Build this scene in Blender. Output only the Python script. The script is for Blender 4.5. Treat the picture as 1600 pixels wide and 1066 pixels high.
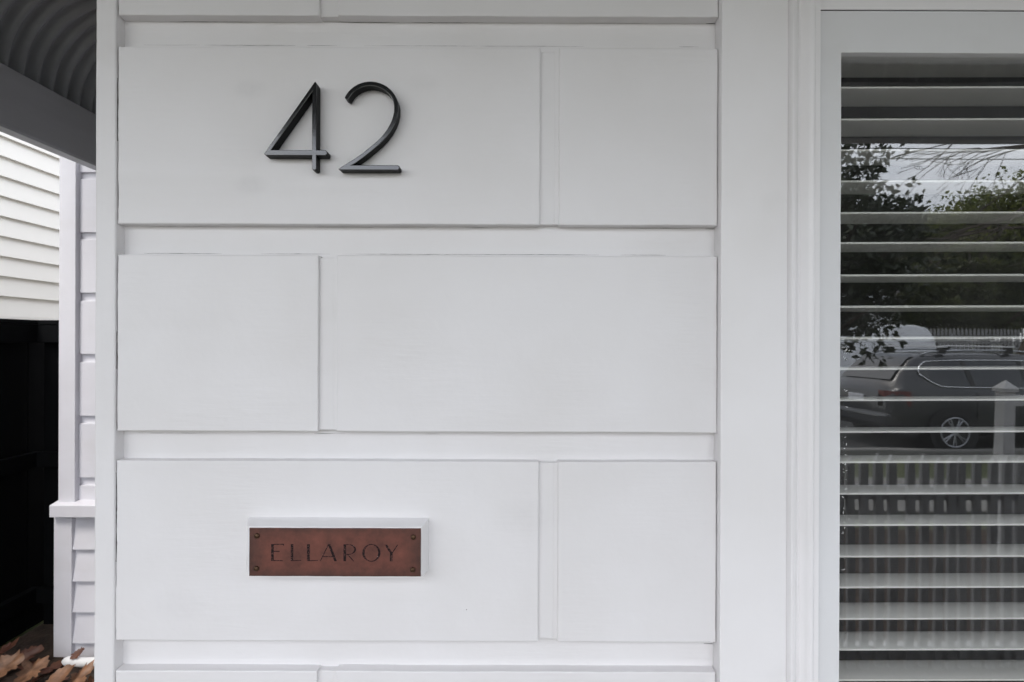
import bpy, bmesh, math, random
import numpy as np
from mathutils import Vector, Matrix, noise as mnoise

for o in list(bpy.data.objects):
    bpy.data.objects.remove(o, do_unlink=True)
S = bpy.context.scene
COL = S.collection
R = math.radians

# ------------------------------------------------------------------ camera
EYE, D, F = 1.65, 0.70, 830.0          # eye height, metres to the wall (plane Y=0), focal length in pixels of a 1600 wide frame
cam = bpy.data.cameras.new('camera')
cam.sensor_width = 36.0
cam.lens = 36.0 * F / 1600.0
cam.clip_start = 0.02
cam.clip_end = 3000
cam.dof.use_dof = True
cam.dof.focus_distance = D
cam.dof.aperture_fstop = 16.0
camo = bpy.data.objects.new('camera', cam)
COL.objects.link(camo)
camo.matrix_world = (Matrix.Translation((0, -D, EYE)) @ Matrix.Rotation(R(90), 4, 'X') @ Matrix.Rotation(R(0.2), 4, 'Z'))
S.camera = camo

# ------------------------------------------------------------------ world, sun, exposure
SUN_EL, SUN_AZ = R(56), R(205)          # azimuth clockwise from +Y (north), sun in front of the house, a little to the left
w = bpy.data.worlds.new('World')
S.world = w
w.use_nodes = True
nt = w.node_tree
nt.nodes.clear()
out = nt.nodes.new('ShaderNodeOutputWorld')
bg = nt.nodes.new('ShaderNodeBackground')
sky = nt.nodes.new('ShaderNodeTexSky')
sky.sky_type = 'NISHITA'
sky.sun_disc = False
sky.sun_elevation = SUN_EL
sky.sun_rotation = SUN_AZ
sky.air_density = 1.2
sky.dust_density = 3.0
tc = nt.nodes.new('ShaderNodeTexCoord')
mp = nt.nodes.new('ShaderNodeMapping')
mp.inputs['Scale'].default_value = (1.6, 1.6, 4.5)
nz = nt.nodes.new('ShaderNodeTexNoise')
nz.inputs['Scale'].default_value = 1.7
nz.inputs['Detail'].default_value = 6
nz.inputs['Roughness'].default_value = 0.55
cr = nt.nodes.new('ShaderNodeValToRGB')
cr.color_ramp.elements[0].position = 0.32
cr.color_ramp.elements[0].color = (4.9, 5.15, 5.7, 1)
cr.color_ramp.elements[1].position = 0.68
cr.color_ramp.elements[1].color = (10.4, 10.4, 10.5, 1)
mx = nt.nodes.new('ShaderNodeMix')
mx.data_type = 'RGBA'
mx.inputs['Factor'].default_value = 0.66
bg.inputs['Strength'].default_value = 0.14
L = nt.links.new
L(tc.outputs['Generated'], mp.inputs['Vector'])
L(mp.outputs['Vector'], nz.inputs['Vector'])
L(nz.outputs['Fac'], cr.inputs['Fac'])
L(sky.outputs['Color'], mx.inputs[6])
L(cr.outputs['Color'], mx.inputs[7])
L(mx.outputs[2], bg.inputs['Color'])
L(bg.outputs['Background'], out.inputs['Surface'])

sun = bpy.data.lights.new('sun', 'SUN')
sun.energy = 0.8
sun.angle = R(18)
sun.color = (1.0, 0.965, 0.91)
suno = bpy.data.objects.new('sun', sun)
COL.objects.link(suno)
sd = Vector((math.sin(SUN_AZ) * math.cos(SUN_EL), math.cos(SUN_AZ) * math.cos(SUN_EL), math.sin(SUN_EL)))
suno.rotation_euler = sd.to_track_quat('Z', 'Y').to_euler()
suno.location = (0, -6, 12)

S.view_settings.view_transform = 'Standard'
S.view_settings.look = 'None'
S.view_settings.gamma = 1.0
S.view_settings.exposure = 1.5
S.view_settings.use_curve_mapping = False
S.render.engine = 'CYCLES'
S.cycles.max_bounces = 10
S.cycles.diffuse_bounces = 6
S.cycles.glossy_bounces = 4
S.cycles.transparent_max_bounces = 12
S.cycles.use_denoising = True
S.cycles.denoising_prefilter = 'ACCURATE'

# ------------------------------------------------------------------ helpers
def P(px, py, Y=0.0):
    """where the ray through picture point (px, py) meets the vertical plane at depth Y"""
    v = Y + D
    return Vector(((px - 800) / F * v, Y, EYE + (533 - py) / F * v))
def X(px, Y=0.0): return (px - 800) / F * (Y + D)
def Z(py, Y=0.0): return EYE + (533 - py) / F * (Y + D)

def link(name, me, mat=None, parent=None):
    o = bpy.data.objects.new(name, me)
    COL.objects.link(o)
    if mat is not None and me is not None and not me.materials:
        me.materials.append(mat)
    if parent is not None:
        o.parent = parent
        if parent.type == 'EMPTY':
            o.matrix_parent_inverse = Matrix.Translation(-parent.location)      # empties keep their world position as location
    return o

def tag(o, label=None, cat=None, group=None, kind=None):
    if label: o['label'] = label
    if cat: o['category'] = cat
    if group: o['group'] = group
    if kind: o['kind'] = kind
    return o

def empty(name, loc, label=None, cat=None, group=None, parent=None):
    o = bpy.data.objects.new(name, None)
    o.empty_display_size = 0.1
    COL.objects.link(o)
    o.location = loc
    if parent is not None:
        o.parent = parent
        o.matrix_parent_inverse = Matrix.Translation(-parent.location)
    return tag(o, label, cat, group)

class MB:
    def __init__(s): s.v = []; s.f = []
    def add(s, vs, fs):
        b = len(s.v); s.v += [tuple(v) for v in vs]; s.f += [tuple(i + b for i in f) for f in fs]; return s
    def box(s, x0, x1, y0, y1, z0, z1):
        vs = [(x, y, z) for z in (z0, z1) for y in (y0, y1) for x in (x0, x1)]
        return s.add(vs, [(0, 2, 3, 1), (4, 5, 7, 6), (0, 1, 5, 4), (2, 6, 7, 3), (0, 4, 6, 2), (1, 3, 7, 5)])
    def prism(s, poly, axis, a, b):
        """polygon of 2-D points swept along an axis from a to b"""
        def p3(p, t):
            return {'x': (t, p[0], p[1]), 'y': (p[0], t, p[1]), 'z': (p[0], p[1], t)}[axis]
        n = len(poly)
        vs = [p3(p, a) for p in poly] + [p3(p, b) for p in poly]
        fs = [tuple(range(n - 1, -1, -1)), tuple(range(n, 2 * n))] + [(i, (i + 1) % n, n + (i + 1) % n, n + i) for i in range(n)]
        return s.add(vs, fs)
    def tube(s, pts, rad, n=8, cap=True):
        pts = [Vector(p) for p in pts]
        rads = rad if isinstance(rad, (list, tuple)) else [rad] * len(pts)
        vs = []; fs = []
        up = Vector((0.31, 0.17, 0.93)).normalized()
        for i, p in enumerate(pts):
            t = (pts[min(i + 1, len(pts) - 1)] - pts[max(i - 1, 0)])
            t = t.normalized() if t.length > 1e-9 else Vector((0, 0, 1))
            a = t.cross(up)
            if a.length < 1e-3: a = t.cross(Vector((1, 0, 0)))
            a.normalize(); b = t.cross(a)
            for k in range(n):
                q = 2 * math.pi * k / n
                vs.append(p + (a * math.cos(q) + b * math.sin(q)) * rads[i])
        for i in range(len(pts) - 1):
            for k in range(n):
                fs.append((i * n + k, i * n + (k + 1) % n, (i + 1) * n + (k + 1) % n, (i + 1) * n + k))
        if cap:
            fs.append(tuple(range(n - 1, -1, -1)))
            m = (len(pts) - 1) * n
            fs.append(tuple(range(m, m + n)))
        return s.add(vs, fs)
    def mesh(s, name, smooth=False, recalc=True, bevel=0, seg=2):
        me = bpy.data.meshes.new(name)
        me.from_pydata(s.v, [], s.f)
        if recalc or bevel:
            bm = bmesh.new(); bm.from_mesh(me)
            bmesh.ops.recalc_face_normals(bm, faces=bm.faces)
            if bevel:
                bmesh.ops.bevel(bm, geom=[e for e in bm.edges if len(e.link_faces) == 2 and e.calc_face_angle(0) > 0.5],
                                offset=bevel, segments=seg, profile=0.5, affect='EDGES', clamp_overlap=True)
            bm.to_mesh(me); bm.free()
        if smooth:
            me.polygons.foreach_set('use_smooth', [True] * len(me.polygons))
        me.update()
        return me
    def build(s, name, mat, parent=None, smooth=False, bevel=0, seg=2):
        return link(name, s.mesh(name, smooth, True, bevel, seg), mat, parent)

def smooth_angle(o, deg=35):
    me = o.data
    me.polygons.foreach_set('use_smooth', [True] * len(me.polygons))
    try:
        me.set_sharp_from_angle(angle=R(deg))
    except Exception:
        pass

# ------------------------------------------------------------------ materials
def mat(name, col, rough=0.5, metal=0.0, spec=0.5, var=0.0, vscale=4.0, bump=0.0, bscale=60.0, stretch=(1, 1, 1), col2=None, build=None, bdist=0.001, coat=0.0):
    m = bpy.data.materials.new(name)
    m.use_nodes = True
    n = m.node_tree.nodes; l = m.node_tree.links.new
    b = n['Principled BSDF']
    b.inputs['Base Color'].default_value = (*col, 1)
    b.inputs['Roughness'].default_value = rough
    b.inputs['Metallic'].default_value = metal
    b.inputs['Specular IOR Level'].default_value = spec
    b.inputs['Coat Weight'].default_value = coat
    t = n.new('ShaderNodeTexCoord'); g = n.new('ShaderNodeMapping')
    g.inputs['Scale'].default_value = stretch
    l(t.outputs['Object'], g.inputs['Vector'])
    if var or col2:
        z = n.new('ShaderNodeTexNoise'); z.inputs['Scale'].default_value = vscale; z.inputs['Detail'].default_value = 5
        l(g.outputs['Vector'], z.inputs['Vector'])
        r = n.new('ShaderNodeValToRGB')
        c2 = col2 or tuple(c * (1 - var) for c in col)
        r.color_ramp.elements[0].position = 0.3; r.color_ramp.elements[0].color = (*c2, 1)
        r.color_ramp.elements[1].position = 0.7; r.color_ramp.elements[1].color = (*col, 1)
        l(z.outputs['Fac'], r.inputs['Fac']); l(r.outputs['Color'], b.inputs['Base Color'])
    if bump:
        z2 = n.new('ShaderNodeTexNoise'); z2.inputs['Scale'].default_value = bscale; z2.inputs['Detail'].default_value = 4
        l(g.outputs['Vector'], z2.inputs['Vector'])
        bp = n.new('ShaderNodeBump'); bp.inputs['Strength'].default_value = bump; bp.inputs['Distance'].default_value = bdist
        l(z2.outputs['Fac'], bp.inputs['Height']); l(bp.outputs['Normal'], b.inputs['Normal'])
    return m

def paint(name, col, stretch, rough=0.42, specks=True, strength=1.0):
    """brushed house paint on timber: brush marks, slow unevenness, faint grime and a few specks"""
    m = bpy.data.materials.new(name); m.use_nodes = True
    n = m.node_tree.nodes; l = m.node_tree.links.new
    b = n['Principled BSDF']
    t = n.new('ShaderNodeTexCoord'); g = n.new('ShaderNodeMapping')
    g.inputs['Scale'].default_value = stretch
    l(t.outputs['Object'], g.inputs['Vector'])
    # colour
    z = n.new('ShaderNodeTexNoise'); z.inputs['Scale'].default_value = 5; z.inputs['Detail'].default_value = 6
    l(t.outputs['Object'], z.inputs['Vector'])
    r = n.new('ShaderNodeValToRGB')
    r.color_ramp.elements[0].position = 0.28; r.color_ramp.elements[0].color = (*[c * f for c, f in zip(col, (0.945, 0.94, 0.93))], 1)
    r.color_ramp.elements[1].position = 0.6; r.color_ramp.elements[1].color = (*col, 1)
    l(z.outputs['Fac'], r.inputs['Fac'])
    last = r.outputs['Color']
    sm = n.new('ShaderNodeTexNoise'); sm.inputs['Scale'].default_value = 8.5; sm.inputs['Detail'].default_value = 3
    l(g.outputs['Vector'] if stretch[0] < 0.5 else t.outputs['Object'], sm.inputs['Vector'])
    sr = n.new('ShaderNodeMapRange'); sr.inputs['From Min'].default_value = 0.60; sr.inputs['From Max'].default_value = 0.85; sr.inputs['To Max'].default_value = 0.22
    l(sm.outputs['Fac'], sr.inputs['Value'])
    sx_ = n.new('ShaderNodeMix'); sx_.data_type = 'RGBA'; sx_.inputs[7].default_value = (0.46, 0.44, 0.41, 1)
    l(sr.outputs['Result'], sx_.inputs[0]); l(last, sx_.inputs[6]); last = sx_.outputs[2]
    for cx_, cz_, rr_, am_ in (() if not specks else ((-0.347, 1.981, 0.030, 0.20), (-0.345, 1.855, 0.032, 0.22), (-0.12, 1.99, 0.03, 0.12), (-0.44, 1.30, 0.05, 0.10), (0.02, 1.42, 0.06, 0.10))):
        mpp = n.new('ShaderNodeMapping'); mpp.inputs['Location'].default_value = (-cx_, 0, -cz_ * 1.8); mpp.inputs['Scale'].default_value = (1, 0, 1.8)
        l(t.outputs['Object'], mpp.inputs['Vector'])
        ln_ = n.new('ShaderNodeVectorMath'); ln_.operation = 'LENGTH'; l(mpp.outputs[0], ln_.inputs[0])
        mrr = n.new('ShaderNodeMapRange'); mrr.interpolation_type = 'SMOOTHSTEP'; mrr.inputs['From Min'].default_value = rr_; mrr.inputs['From Max'].default_value = rr_ * 0.2; mrr.inputs['To Max'].default_value = am_
        l(ln_.outputs['Value'], mrr.inputs['Value'])
        nn_ = n.new('ShaderNodeTexNoise'); nn_.inputs['Scale'].default_value = 70; nn_.inputs['Detail'].default_value = 4; l(t.outputs['Object'], nn_.inputs['Vector'])
        mm_ = n.new('ShaderNodeMath'); mm_.operation = 'MULTIPLY'; l(mrr.outputs['Result'], mm_.inputs[0]); l(nn_.outputs['Fac'], mm_.inputs[1])
        mz_ = n.new('ShaderNodeMix'); mz_.data_type = 'RGBA'; mz_.inputs[7].default_value = (0.33, 0.33, 0.34, 1)
        l(mm_.outputs[0], mz_.inputs[0]); l(last, mz_.inputs[6]); last = mz_.outputs[2]
    if specks:
        v = n.new('ShaderNodeTexVoronoi'); v.inputs['Scale'].default_value = 9.0
        l(t.outputs['Object'], v.inputs['Vector'])
        sp = n.new('ShaderNodeMath'); sp.operation = 'LESS_THAN'; sp.inputs[1].default_value = 0.008
        l(v.outputs['Distance'], sp.inputs[0])
        mxx = n.new('ShaderNodeMix'); mxx.data_type = 'RGBA'
        mxx.inputs[7].default_value = (0.16, 0.14, 0.125, 1)
        l(sp.outputs[0], mxx.inputs[0]); l(last, mxx.inputs[6]); last = mxx.outputs[2]
    l(last, b.inputs['Base Color'])
    zr = n.new('ShaderNodeTexNoise'); zr.inputs['Scale'].default_value = 30
    l(g.outputs['Vector'], zr.inputs['Vector'])
    mr = n.new('ShaderNodeMapRange'); mr.inputs['To Min'].default_value = rough - 0.08; mr.inputs['To Max'].default_value = rough + 0.12
    l(zr.outputs['Fac'], mr.inputs['Value']); l(mr.outputs['Result'], b.inputs['Roughness'])
    # relief: brush strokes + waviness + lumps
    a = n.new('ShaderNodeTexNoise'); a.inputs['Scale'].default_value = 210; a.inputs['Detail'].default_value = 3
    l(g.outputs['Vector'], a.inputs['Vector'])
    a2 = n.new('ShaderNodeTexNoise'); a2.inputs['Scale'].default_value = 22; a2.inputs['Detail'].default_value = 3
    l(g.outputs['Vector'], a2.inputs['Vector'])
    a3 = n.new('ShaderNodeTexNoise'); a3.inputs['Scale'].default_value = 55; a3.inputs['Detail'].default_value = 2
    l(t.outputs['Object'], a3.inputs['Vector'])
    b1 = n.new('ShaderNodeBump'); b1.inputs['Strength'].default_value = 0.8 * strength; b1.inputs['Distance'].default_value = 0.0006
    b2 = n.new('ShaderNodeBump'); b2.inputs['Strength'].default_value = 0.75 * strength; b2.inputs['Distance'].default_value = 0.0022
    b3 = n.new('ShaderNodeBump'); b3.inputs['Strength'].default_value = 0.3 * strength; b3.inputs['Distance'].default_value = 0.0012
    pm = n.new('ShaderNodeTexNoise'); pm.inputs['Scale'].default_value = 7; pm.inputs['Detail'].default_value = 2
    l(t.outputs['Object'], pm.inputs['Vector'])
    pr = n.new('ShaderNodeMapRange'); pr.inputs['From Min'].default_value = 0.42; pr.inputs['From Max'].default_value = 0.68
    l(pm.outputs['Fac'], pr.inputs['Value'])
    q1 = n.new('ShaderNodeMath'); q1.operation = 'MULTIPLY'; l(a.outputs['Fac'], q1.inputs[0]); l(pr.outputs['Result'], q1.inputs[1])
    q2 = n.new('ShaderNodeMath'); q2.operation = 'MULTIPLY'; l(a2.outputs['Fac'], q2.inputs[0]); l(pr.outputs['Result'], q2.inputs[1])
    l(q1.outputs[0], b1.inputs['Height']); l(q2.outputs[0], b2.inputs['Height']); l(a3.outputs['Fac'], b3.inputs['Height'])
    l(b1.outputs['Normal'], b2.inputs['Normal']); l(b2.outputs['Normal'], b3.inputs['Normal']); l(b3.outputs['Normal'], b.inputs['Normal'])
    return m

WHITE = (0.775, 0.762, 0.768)
M = {}
M['paint_h'] = paint('white_paint_horizontal', WHITE, (0.12, 1, 1))
M['paint_v'] = paint('white_paint_vertical', WHITE, (1, 1, 0.10))
M['paint_trim'] = paint('white_gloss_trim', (0.83, 0.818, 0.824), (1, 1, 0.06), rough=0.3, specks=False, strength=0.5)
M['paint_sash'] = paint('white_sash_paint', (0.72, 0.725, 0.735), (1, 1, 0.06), rough=0.34, specks=False, strength=0.6)
M['far_paint'] = paint('white_paint_shaded_walls', (0.66, 0.655, 0.70), (0.2, 1, 1), specks=False)  # same white as the front, darkened and blued to stand for shade
M['cream'] = mat('cream_weatherboard_paint', (0.84, 0.808, 0.74), 0.5, var=0.04, vscale=6, bump=0.2, bscale=40, stretch=(1, 0.2, 1))
M['iron'] = mat('dark_grey_iron', (0.30, 0.31, 0.315), 0.26, spec=0.7, var=0.15, vscale=8)
M['beam'] = mat('grey_beam_paint', (0.52, 0.525, 0.532), 0.5, var=0.06, vscale=20, bump=0.15, bscale=160, stretch=(1, 0.15, 1))
M['beam_edge'] = mat('grey_beam_edge', (0.58, 0.59, 0.6), 0.5)
M['blackfence'] = mat('black_fence_stain', (0.004, 0.0044, 0.005), 0.7, spec=0.08, var=0.3, vscale=15, stretch=(1, 1, 0.1))
M['digit'] = mat('black_enamel', (0.004, 0.0045, 0.005), 0.11, spec=1.0, bump=0.06, bscale=700, coat=0.4)
M['digit_side'] = mat('black_matt_sides', (0.004, 0.0045, 0.005), 0.45, spec=0.12)
M['slat'] = mat('white_blind_slat', (0.86, 0.865, 0.85), 0.38, var=0.03, vscale=12, bump=0.05, bscale=80, stretch=(0.1, 1, 1))
M['dark_room'] = mat('dark_room', (0.04, 0.037, 0.034), 0.8)
M['crack'] = mat('bare_timber', (0.10, 0.045, 0.03), 0.8)
M['gap'] = mat('dirt_and_gap_shade', (0.05, 0.045, 0.04), 0.9)  # dirt in the corner cracks, painted shade in the window-head joint
M['concrete'] = mat('concrete', (0.22, 0.215, 0.2), 0.85, var=0.2, vscale=3, bump=0.3, bscale=50)
M['porch'] = mat('porch_concrete', (0.16, 0.157, 0.154), 0.8, var=0.15, vscale=3, bump=0.2, bscale=50)  # kept dark to cut the light bounced up the wall
M['asphalt'] = mat('asphalt', (0.038, 0.038, 0.04), 0.85, var=0.25, vscale=2, bump=0.4, bscale=90)
M['picket'] = mat('grey_picket_paint', (0.33, 0.333, 0.34), 0.6, var=0.12, vscale=9)
M['post'] = mat('white_post_paint', (0.66, 0.66, 0.65), 0.55, var=0.06)
M['bark'] = mat('bark', (0.10, 0.075, 0.055), 0.9, var=0.4, vscale=12, bump=0.6, bscale=30, bdist=0.02)
M['twig'] = mat('bare_twig', (0.075, 0.06, 0.05), 0.9)
M['tyre'] = mat('rubber', (0.02, 0.02, 0.02), 0.8)
M['alloy'] = mat('alloy', (0.42, 0.43, 0.45), 0.4, metal=0.8)
M['chrome'] = mat('chrome', (0.78, 0.79, 0.8), 0.18, metal=1.0)
M['carpaint'] = mat('dark_grey_car_paint', (0.022, 0.024, 0.029), 0.3, metal=0.0, spec=0.5, coat=0.6)
M['rack'] = mat('silver_rack', (0.62, 0.63, 0.64), 0.4)
M['carglass'] = mat('dark_car_glass', (0.012, 0.014, 0.015), 0.05, spec=1.0)
M['red_lens'] = mat('red_lens', (0.13, 0.014, 0.012), 0.2, coat=0.6)
M['vanpaint'] = mat('white_van_paint', (0.78, 0.79, 0.8), 0.35, coat=0.6)
M['plastic'] = mat('black_plastic', (0.02, 0.02, 0.021), 0.6)
M['roof_tile'] = mat('dark_roof', (0.06, 0.055, 0.055), 0.8, var=0.3, vscale=10)
M['housewhite'] = mat('white_boards', (0.68, 0.69, 0.71), 0.6)
M['farfence'] = mat('weathered_fence', (0.36, 0.355, 0.35), 0.7, var=0.2, vscale=5)
M['pipe'] = mat('white_pipe', (0.82, 0.82, 0.82), 0.35, bump=0.2, bscale=120)

def glass_mat():
    m = bpy.data.materials.new('window_glass'); m.use_nodes = True
    n = m.node_tree.nodes; l = m.node_tree.links.new
    n.clear()
    o = n.new('ShaderNodeOutputMaterial'); t = n.new('ShaderNodeBsdfTransparent'); g = n.new('ShaderNodeBsdfGlossy'); x = n.new('ShaderNodeMixShader')
    t.inputs['Color'].default_value = (0.965, 0.965, 0.955, 1)
    g.inputs['Roughness'].default_value = 0.0
    g.inputs['Color'].default_value = (0.97, 0.98, 1.0, 1)
    lw = n.new('ShaderNodeLayerWeight'); lw.inputs['Blend'].default_value = 0.5
    pw = n.new('ShaderNodeMath'); pw.operation = 'POWER'; pw.inputs[1].default_value = 4.0
    fr = n.new('ShaderNodeMapRange'); fr.inputs['To Min'].default_value = 0.095; fr.inputs['To Max'].default_value = 1.0
    l(lw.outputs['Facing'], pw.inputs[0]); l(pw.outputs[0], fr.inputs['Value'])
    l(fr.outputs[0], x.inputs[0]); l(t.outputs[0], x.inputs[1]); l(g.outputs[0], x.inputs[2])
    tc = n.new('ShaderNodeTexCoord'); mp = n.new('ShaderNodeMapping'); mp.inputs['Scale'].default_value = (1, 1, 0.6)
    nz = n.new('ShaderNodeTexNoise'); nz.inputs['Scale'].default_value = 7; nz.inputs['Detail'].default_value = 0
    bp = n.new('ShaderNodeBump'); bp.inputs['Strength'].default_value = 0.06; bp.inputs['Distance'].default_value = 0.004
    l(tc.outputs['Object'], mp.inputs[0]); l(mp.outputs[0], nz.inputs['Vector']); l(nz.outputs['Fac'], bp.inputs['Height']); l(bp.outputs[0], g.inputs['Normal'])
    df = n.new('ShaderNodeBsdfDiffuse'); df.inputs['Color'].default_value = (0.75, 0.75, 0.73, 1)
    dn_ = n.new('ShaderNodeTexNoise'); dn_.inputs['Scale'].default_value = 9; dn_.inputs['Detail'].default_value = 5; l(tc.outputs['Object'], dn_.inputs['Vector'])
    dr = n.new('ShaderNodeMapRange'); dr.inputs['From Min'].default_value = 0.3; dr.inputs['From Max'].default_value = 0.75; dr.inputs['To Min'].default_value = 0.004; dr.inputs['To Max'].default_value = 0.018
    l(dn_.outputs['Fac'], dr.inputs['Value'])
    x2 = n.new('ShaderNodeMixShader'); l(dr.outputs['Result'], x2.inputs[0]); l(x.outputs[0], x2.inputs[1]); l(df.outputs[0], x2.inputs[2])
    l(x2.outputs[0], o.inputs['Surface'])
    return m
M['glass'] = glass_mat()

def copper_mat():
    m = bpy.data.materials.new('aged_copper'); m.use_nodes = True
    n = m.node_tree.nodes; l = m.node_tree.links.new
    b = n['Principled BSDF']
    b.inputs['Metallic'].default_value = 0.55
    b.inputs['Roughness'].default_value = 0.5
    t = n.new('ShaderNodeTexCoord'); z = n.new('ShaderNodeTexNoise'); z.inputs['Scale'].default_value = 38; z.inputs['Detail'].default_value = 7; z.inputs['Roughness'].default_value = 0.65
    l(t.outputs['Object'], z.inputs['Vector'])
    r = n.new('ShaderNodeValToRGB')
    r.color_ramp.elements[0].position = 0.25; r.color_ramp.elements[0].color = (0.085, 0.038, 0.032, 1)
    r.color_ramp.elements[1].position = 0.75; r.color_ramp.elements[1].color = (0.24, 0.09, 0.066, 1)
    l(z.outputs['Fac'], r.inputs['Fac'])
    # tarnish creeping in from the rim of the sheet
    sx = n.new('ShaderNodeSeparateXYZ'); l(t.outputs['Generated'], sx.inputs[0])
    def edge(sock, wid):
        a = n.new('ShaderNodeMath'); a.operation = 'SUBTRACT'; a.inputs[1].default_value = 0.5; l(sock, a.inputs[0])
        c = n.new('ShaderNodeMath'); c.operation = 'ABSOLUTE'; l(a.outputs[0], c.inputs[0])
        d = n.new('ShaderNodeMapRange'); d.inputs['From Min'].default_value = 0.5 - wid; d.inputs['From Max'].default_value = 0.5; l(c.outputs[0], d.inputs['Value'])
        return d.outputs['Result']
    mxm = n.new('ShaderNodeMath'); mxm.operation = 'MAXIMUM'
    l(edge(sx.outputs['X'], 0.11), mxm.inputs[0]); l(edge(sx.outputs['Z'], 0.22), mxm.inputs[1])
    z2 = n.new('ShaderNodeTexNoise'); z2.inputs['Scale'].default_value = 90; z2.inputs['Detail'].default_value = 4
    l(t.outputs['Object'], z2.inputs['Vector'])
    mu = n.new('ShaderNodeMath'); mu.operation = 'MULTIPLY'; l(mxm.outputs[0], mu.inputs[0]); l(z2.outputs['Fac'], mu.inputs[1])
    mx = n.new('ShaderNodeMix'); mx.data_type = 'RGBA'; mx.inputs[7].default_value = (0.055, 0.04, 0.035, 1)
    l(mu.outputs[0], mx.inputs[0]); l(r.outputs['Color'], mx.inputs[6]); l(mx.outputs[2], b.inputs['Base Color'])
    bp = n.new('ShaderNodeBump'); bp.inputs['Strength'].default_value = 0.25; bp.inputs['Distance'].default_value = 0.0004
    l(z2.outputs['Fac'], bp.inputs['Height']); l(bp.outputs[0], b.inputs['Normal'])
    return m
M['copper'] = copper_mat()

def letter_mat():
    m = bpy.data.materials.new('worn_black_enamel'); m.use_nodes = True
    n = m.node_tree.nodes; l = m.node_tree.links.new
    b = n['Principled BSDF']; b.inputs['Roughness'].default_value = 0.7; b.inputs['Specular IOR Level'].default_value = 0.1
    t = n.new('ShaderNodeTexCoord'); z = n.new('ShaderNodeTexNoise'); z.inputs['Scale'].default_value = 520; z.inputs['Detail'].default_value = 2
    l(t.outputs['Object'], z.inputs['Vector'])
    r = n.new('ShaderNodeValToRGB'); e = r.color_ramp.elements
    r.color_ramp.interpolation = 'CONSTANT'
    e[0].position = 0.0; e[0].color = (0.018, 0.013, 0.014, 1)
    e[1].position = 0.57; e[1].color = (0.085, 0.04, 0.035, 1)
    k = e.new(0.73); k.color = (0.45, 0.42, 0.40, 1)
    l(z.outputs['Fac'], r.inputs['Fac']); l(r.outputs['Color'], b.inputs['Base Color'])
    return m
M['letter'] = letter_mat()
M['screw'] = mat('brown_brass_screw', (0.10, 0.055, 0.03), 0.45, metal=0.7, var=0.4, vscale=300)

def leaf_mat(name, c1, c2, scale=1.2, trans=0.25):
    m = bpy.data.materials.new(name); m.use_nodes = True
    n = m.node_tree.nodes; l = m.node_tree.links.new
    b = n['Principled BSDF']; b.inputs['Roughness'].default_value = 0.5
    t = n.new('ShaderNodeTexCoord'); z = n.new('ShaderNodeTexNoise'); z.inputs['Scale'].default_value = scale; z.inputs['Detail'].default_value = 4
    l(t.outputs['Object'], z.inputs['Vector'])
    r = n.new('ShaderNodeValToRGB')
    r.color_ramp.elements[0].position = 0.3; r.color_ramp.elements[0].color = (*c1, 1)
    r.color_ramp.elements[1].position = 0.7; r.color_ramp.elements[1].color = (*c2, 1)
    l(z.outputs['Fac'], r.inputs['Fac']); l(r.outputs['Color'], b.inputs['Base Color'])
    if trans:
        tr = n.new('ShaderNodeBsdfTranslucent'); hs = n.new('ShaderNodeHueSaturation'); hs.inputs['Value'].default_value = 1.8; hs.inputs['Saturation'].default_value = 1.1
        l(r.outputs['Color'], hs.inputs['Color']); l(hs.outputs['Color'], tr.inputs['Color'])
        ms = n.new('ShaderNodeMixShader'); ms.inputs[0].default_value = trans
        l(b.outputs[0], ms.inputs[1]); l(tr.outputs[0], ms.inputs[2]); l(ms.outputs[0], n['Material Output'].inputs['Surface'])
    return m
M['leaf_dark'] = leaf_mat('glossy_dark_leaves', (0.022, 0.034, 0.016), (0.045, 0.06, 0.024), 3, 0.1)
M['leaf_green'] = leaf_mat('green_leaves', (0.075, 0.095, 0.03), (0.15, 0.16, 0.055), 0.8, 0.45)
M['leaf_deep'] = leaf_mat('deep_green_leaves', (0.05, 0.066, 0.024), (0.11, 0.12, 0.045), 0.8, 0.4)
M['grass'] = leaf_mat('grass', (0.045, 0.06, 0.02), (0.085, 0.095, 0.035), 6, 0)
M['soil'] = mat('mulch', (0.075, 0.05, 0.036), 0.95, var=0.5, vscale=14, bump=0.8, bscale=60, bdist=0.01)
def dry_leaf_mat():
    m = leaf_mat('dry_brown_leaf', (0.10, 0.048, 0.026), (0.29, 0.15, 0.082), 32, 0.12)
    return m
M['dry'] = dry_leaf_mat()
M['dry_red'] = leaf_mat('dry_red_leaf', (0.075, 0.026, 0.018), (0.16, 0.07, 0.042), 20, 0.1)

# ------------------------------------------------------------------ setting: ground, road
rng = random.Random(7)
def ground_z(x, y):
    if y > -3.41: return 0.2
    if y < -4.19: return 0.0
    t = (y + 4.2) / 0.8
    return 0.2 * t * t * (3 - 2 * t)
ys = [-900, -300, -100, -60, -40, -30, -24, -18, -14.2, -13.4, -12, -9, -7.0, -6.2, -5.4, -4.6, -4.2, -3.8, -3.4, -3.0, -2.7, -2.4, -1.5, 0, 3, 8, 20, 60, 300, 900]
xs = [-900, -300, -100, -40, -20, -10, -5, -2.5, 0, 2.5, 5, 10, 20, 40, 100, 300, 900]
mb = MB()
mb.add([(x, y, ground_z(x, y)) for y in ys for x in xs],
       [(j * len(xs) + i, j * len(xs) + i + 1, (j + 1) * len(xs) + i + 1, (j + 1) * len(xs) + i) for j in range(len(ys) - 1) for i in range(len(xs) - 1)])
tag(mb.build('ground', M['grass']), kind='structure')
tag(MB().box(-120, 120, -13.4, -7.0, -0.1, 0.004).build('road', M['asphalt']), kind='structure')
k = MB().box(-120, 120, -7.0, -6.84, -0.1, 0.12).build('kerb', M['concrete'], bevel=0.02); tag(k, kind='structure')
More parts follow.
